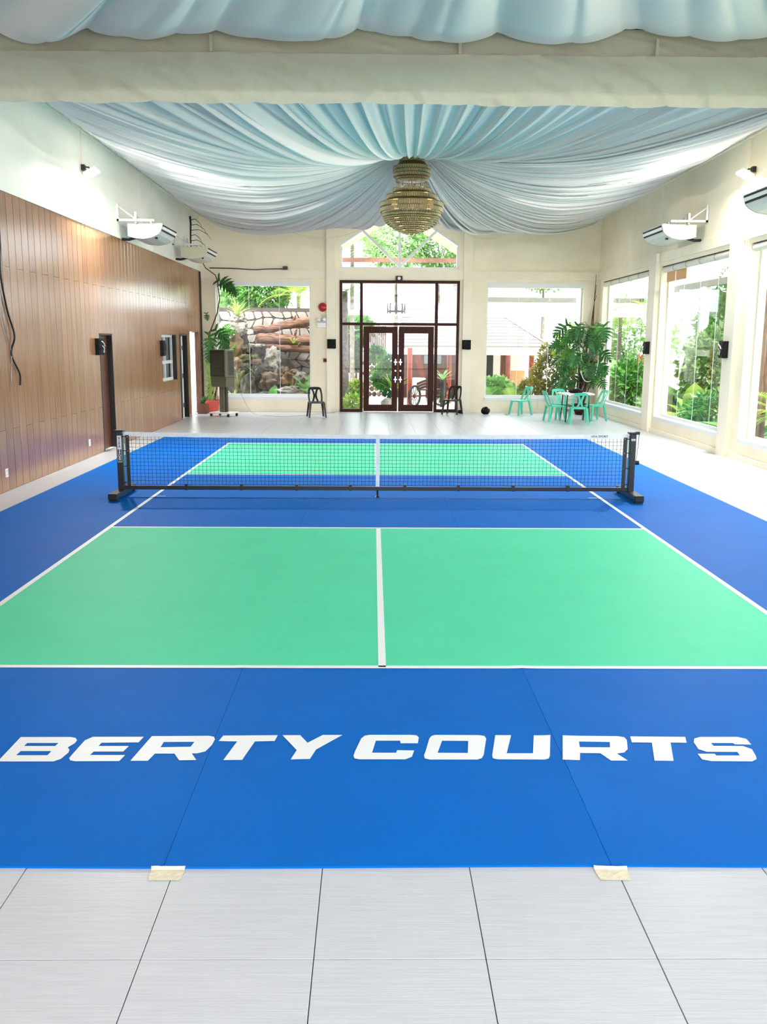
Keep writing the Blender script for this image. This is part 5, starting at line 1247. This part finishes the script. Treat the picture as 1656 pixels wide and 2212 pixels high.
MB().box(0.9,6.2,26.6,26.7,GZ,1.9).build('back_wall',M['darkwood'],pv)
MB().box(4.9,5.2,26.2,26.6,GZ,1.8).build('wall_panel',M['whitewall'],pv)
MB().box(4.2,4.85,26.1,26.6,GZ,1.75).build('cupboard',M['blackmatte'],pv)
MB().box(5.42,6.0,24.8,25.4,1.0,1.7).build('kiosk_upper',M['whitewall'],pv); MB().box(5.42,6.0,24.8,25.4,GZ,1.0).build('kiosk_lower',M['bamboo'],pv)
tv=thing('television','grey flat screen mounted under the pavilion roof','television',(2.3,25,1.2)); MB().bev(1.93,2.7,25,25.08,1.2,1.62,0.01).build('case',M['black'],tv); MB().box(1.97,2.66,24.992,25.001,1.24,1.58).build('screen',M['metal'],tv); MB().box(2.25,2.35,25.02,25.06,1.6,1.9).build('mount',M['black'],tv)
tag(MB().prism([(1.5,1.6),(1.75,1.6),(2.0,0.5),(1.85,0.4),(1.7,0.9)],1,23.4,23.45).build('cloth_hanging',M['redpost']),'orange-red cloth hanging inside the pavilion','cloth')
tag(MB().bev(1.45,1.95,23.2,23.6,GZ,0.75,0.03).build('white_cabinet',M['whitewall']),'white cabinet under the orange cloth in the pavilion','cabinet')
# ox cart with spoked wheels
ct=thing('wooden_cart','weathered wooden cart with two black spoked wheels outside the right door leaf','cart',(1.95,21.3,GZ))
def wheel(cx_,cy_,R_,par,rot):
    m_=Matrix.Translation((cx_,cy_,GZ+R_+0.02))@Matrix.Rotation(rot,4,'Z')@Matrix.Rotation(PI/2,4,'X')
    mb=MB().ring(R_,-0.03,0.03,0.06,30); mb.xf(m_); w_=mb.build('wheel',M['blackmatte'],par)
    mb=MB().cyl((0,0,-0.06),(0,0,0.06),0.06,n=12); mb.xf(m_); mb.build('hub',M['darkwood'],w_)
    for k in range(10):
        a=2*PI*k/10; mb=MB().cyl((0.05*math.cos(a),0.05*math.sin(a),0),(R_*math.cos(a),R_*math.sin(a),0),0.014,n=5); mb.xf(m_); mb.build('spoke',M['blackmatte'],w_)
wheel(1.43,21.0,0.36,ct,0.95); wheel(2.44,21.6,0.36,ct,0.35)
M['cartwood']=mat('weathered_board',rgb(98,62,52),0.8,col2=rgb(60,36,30),vscale=6,stretch=(0.6,5,5))
for k in range(3):
    mb=MB(); x0,x1=1.5,2.62
    pts=[]
    for i in range(9):
        t=i/8; pts.append((x0+(x1-x0)*t,0.36+0.1*k+0.16*math.sin(PI*t)))
    poly=pts+[(x,z+0.09) for x,z in pts[::-1]]
    n0=len(mb.v); mb.prism(poly,1,20.95+0.01*k,20.99+0.01*k); mb.build('side_board',M['cartwood'],ct)
MB().cyl((1.43,21.0,0.18),(2.44,21.6,0.18),0.03,n=8).build('axle',M['darkwood'],ct); MB().box(1.6,2.5,21.0,21.7,0.38,0.42).build('bed',M['cartwood'],ct)
rosette('flower_spray','white flower spray behind the cart',(2.42,20.9,0.75),14,0.5,'spk_lf_pale',(0.4,1.4),51)
MB_=MB().lathe([(0.08,0),(0.11,0.9),(0.09,0.95)],14,(2.42,20.9,GZ)); tag(MB_.build('vase',M['darkjamb'],None,True),'tall dark vase holding the white flower spray','vase')
# second roof, gutter beam and canopy on the right
r2=thing('neighbour_roof','brown-grey neighbouring roof above the pavilion','roof',(5,30,GZ))
for k in range(6):
    mb=MB(); mb.prism([(30+k*0.45,4.05+k*0.14),(30+k*0.45,4.1+k*0.14),(30.5+k*0.45,4.26+k*0.14),(30.5+k*0.45,4.2+k*0.14)],0,3.6+0.02*k,7.3-0.3*k); mb.build('tile_course',M['tilebrown'] if k>3 else M['rooftile'],r2)
MB().box(3.6,7.2,30.2,33,GZ,4.05).build('wall',M['whitewall'],r2)
M['gutter']=mat('grey_gutter',rgb(96,98,90),0.6,var=0.12,vscale=3)
cp=thing('canopy','white canopy with a grey gutter running outside the right and far windows','canopy',(9,18,GZ))
MB().box(3.15,9.1,19.5,19.62,3.46,3.6).build('gutter',M['gutter'],cp); MB().box(3.15,9.1,19.55,19.65,2.97,3.46).build('valance',M['whitewall'],cp)
MB().box(8.95,9.07,-10,19.62,3.62,3.78).build('gutter',M['gutter'],cp)
for (x,y) in ((9.0,13.3),(9.0,6.5),(9.0,0.0),(6.9,19.58)): MB().box(x-0.1,x+0.1,y-0.1,y+0.1,GZ,3.62).build('post',M['whitewall'],cp)
MB().tube([(9.0,19.5,3.1),(9.0,16.9,2.0)],0.07,6).build('brace',M['whitewall'],cp)
mb=MB(); mb.prism([(9.0,3.8),(9.0,3.86),(13,4.5),(13,4.44)],1,-8,19.6); mb.build('canopy_roof',M['whitewall'],cp)
# planting under the right far window
B_='shrubs outside the right far window'
bush('tall_shrub','olive-yellow shrub at the right of the far right window',(5.85,18.0,1.15),(0.72,0.55,0.95),3000,0.13,'lf_olive',61,grp=B_)
bush('tall_shrub','lime shrub behind the corner plant',(6.3,17.3,1.9),(0.6,0.5,0.75),1400,0.15,'lf_lime',62,grp=B_)
bush('low_shrub','dark olive shrub under the pavilion eave',(5.05,17.6,0.55),(0.42,0.4,0.45),1100,0.12,'lf_olive',63,grp=B_)
for k,(x,y,z) in enumerate(((3.55,17.3,0.15),(3.95,17.6,0.2),(4.35,17.2,0.1),(4.6,17.7,0.25))):
    rosette('fern','%s fern under the right far window'%('leftmost pale','second pale','third pale','rightmost pale')[k],(x,y,z),16,0.62,'fro_'+('lf_pale','lf_mid','lf_lime','lf_pale')[k],(0.2,1.3),70+k,grp='ferns under the right far window')
bush('low_shrub','white-flecked ground cover below the pavilion posts',(3.9,18.6,0.55),(0.75,0.5,0.4),1500,0.16,'lf_pale',64,grp=B_)
bush('leafy_tree','feathery tree above the far right roofs',(7.0,27,5.1),(1.5,1.2,0.8),3600,0.18,'lf_pale',65,'tree',T_,bark='palebark')
# planting outside the right windows
S_='plants outside the right windows'
rr=random.Random(99)
def helic(c,lab,sd):
    t=rosette('heliconia',lab,c,11,1.05,'wide_lf_mid',(0.5,1.45),sd,grp='heliconias outside the right windows')
    for k in range(7): leaf_at(ME['sim_lf_red'],t,(c[0]+0.02*k,c[1]-0.05,c[2]+0.85+0.085*k),((-1)**k*0.6,-0.5,0.75),0.34,'bract')
    MB().cyl(c,(c[0]+0.14,c[1]-0.05,c[2]+1.5),0.014,n=6).build('stem',M['lf_mid'],t)
helic((8.0,12.1,0.3),'red heliconia before the second right window',81)
helic((7.9,7.0,0.05),'red heliconia at the edge of the nearest right window',82)
helic((8.3,17.0,0.3),'red-orange heliconia outside the farthest right window',83)
bush('tall_shrub','pale leafy shrub right of the white post in the second right window',(8.5,10.9,1.45),(0.8,0.85,0.95),2600,0.2,'lf_pale',84,grp=S_)
bush('tall_shrub','bright green tree beyond the canopy gutter',(10.6,15.5,2.3),(0.9,0.9,1.4),2200,0.2,'lf_mid',85,grp=S_)
bush('low_shrub','green ground shrub along the second right window',(7.9,9.3,0.35),(0.6,1.0,0.55),1500,0.17,'lf_mid',86,grp=S_)
bush('low_shrub','grassy green shrub before the heliconia',(7.8,12.9,0.35),(0.5,1.1,0.55),1600,0.17,'lf_pale',87,grp=S_)
bush('low_shrub','dark leafy shrub outside the farthest right window',(7.9,16.4,0.7),(0.6,0.9,0.9),1800,0.2,'lf_mid',88,grp=S_)
rosette('banana_plant','broad-leaved banana plant outside the farthest right window',(7.75,18.2,0.2),12,1.6,'wide_lf_mid',(0.5,1.5),89,grp=S_)
rosette('banana_plant','broad-leaved plant low in the second right window',(7.9,10.4,0.1),9,1.2,'wide_lf_lime',(0.4,1.4),90,grp=S_)
palm('palm_tree','palm with a reddish ringed trunk at the nearest right window',(7.85,6.4,GZ),4.3,12,0.85,'fro_lf_olive',91,r=0.1,bark='bark',grp=S_)
palm('palm_tree','grey trunked palm farther out in the nearest right window',(9.4,9.2,GZ),4.8,14,1.7,'fro_lf_mid',92,r=0.12,grp=S_)
palm('palm_tree','yellow fan palm low at the nearest right window',(8.0,5.6,GZ),0.9,14,0.9,'fro_lf_lime',93,r=0.06,grp=S_)
palm('palm_tree','slender palm behind the farthest right window',(8.6,20.5,GZ),3.2,14,1.6,'fro_lf_lime',94,grp=S_)
bush('tall_shrub','soft green tree behind the farthest right window',(9.8,23,2.2),(1.6,1.2,1.7),2600,0.24,'lf_pale',95,grp=S_)
bush('tall_shrub','green tree far out in the second right window',(12.5,19,2.6),(1.6,1.6,1.9),2600,0.25,'lf_mid',96,grp=S_)
bush('tall_shrub','green tree far out in the nearest right window',(12.5,11,2.6),(1.6,1.6,1.9),2400,0.25,'lf_pale',97,grp=S_)
bush('low_shrub','yellow-green shrub low at the nearest right window',(8.2,4.2,0.5),(0.8,1.0,0.8),1600,0.2,'lf_lime',98,grp=S_)
M['greywood']=mat('grey_timber',rgb(140,134,118),0.8,var=0.15,vscale=6)
for k,(x,y) in enumerate(((11.5,19.5),(11.8,17.2))):
    tag(MB().cyl((x,y,GZ),(x,y,3.4),0.14,0.12,n=10).cyl((x,y,3.4),(x,y,3.5),0.18,n=10).build('timber_post',M['greywood']),('grey timber post left of its twin beyond the canopy','grey timber post right of its twin beyond the canopy')[k],'post','grey timber posts')
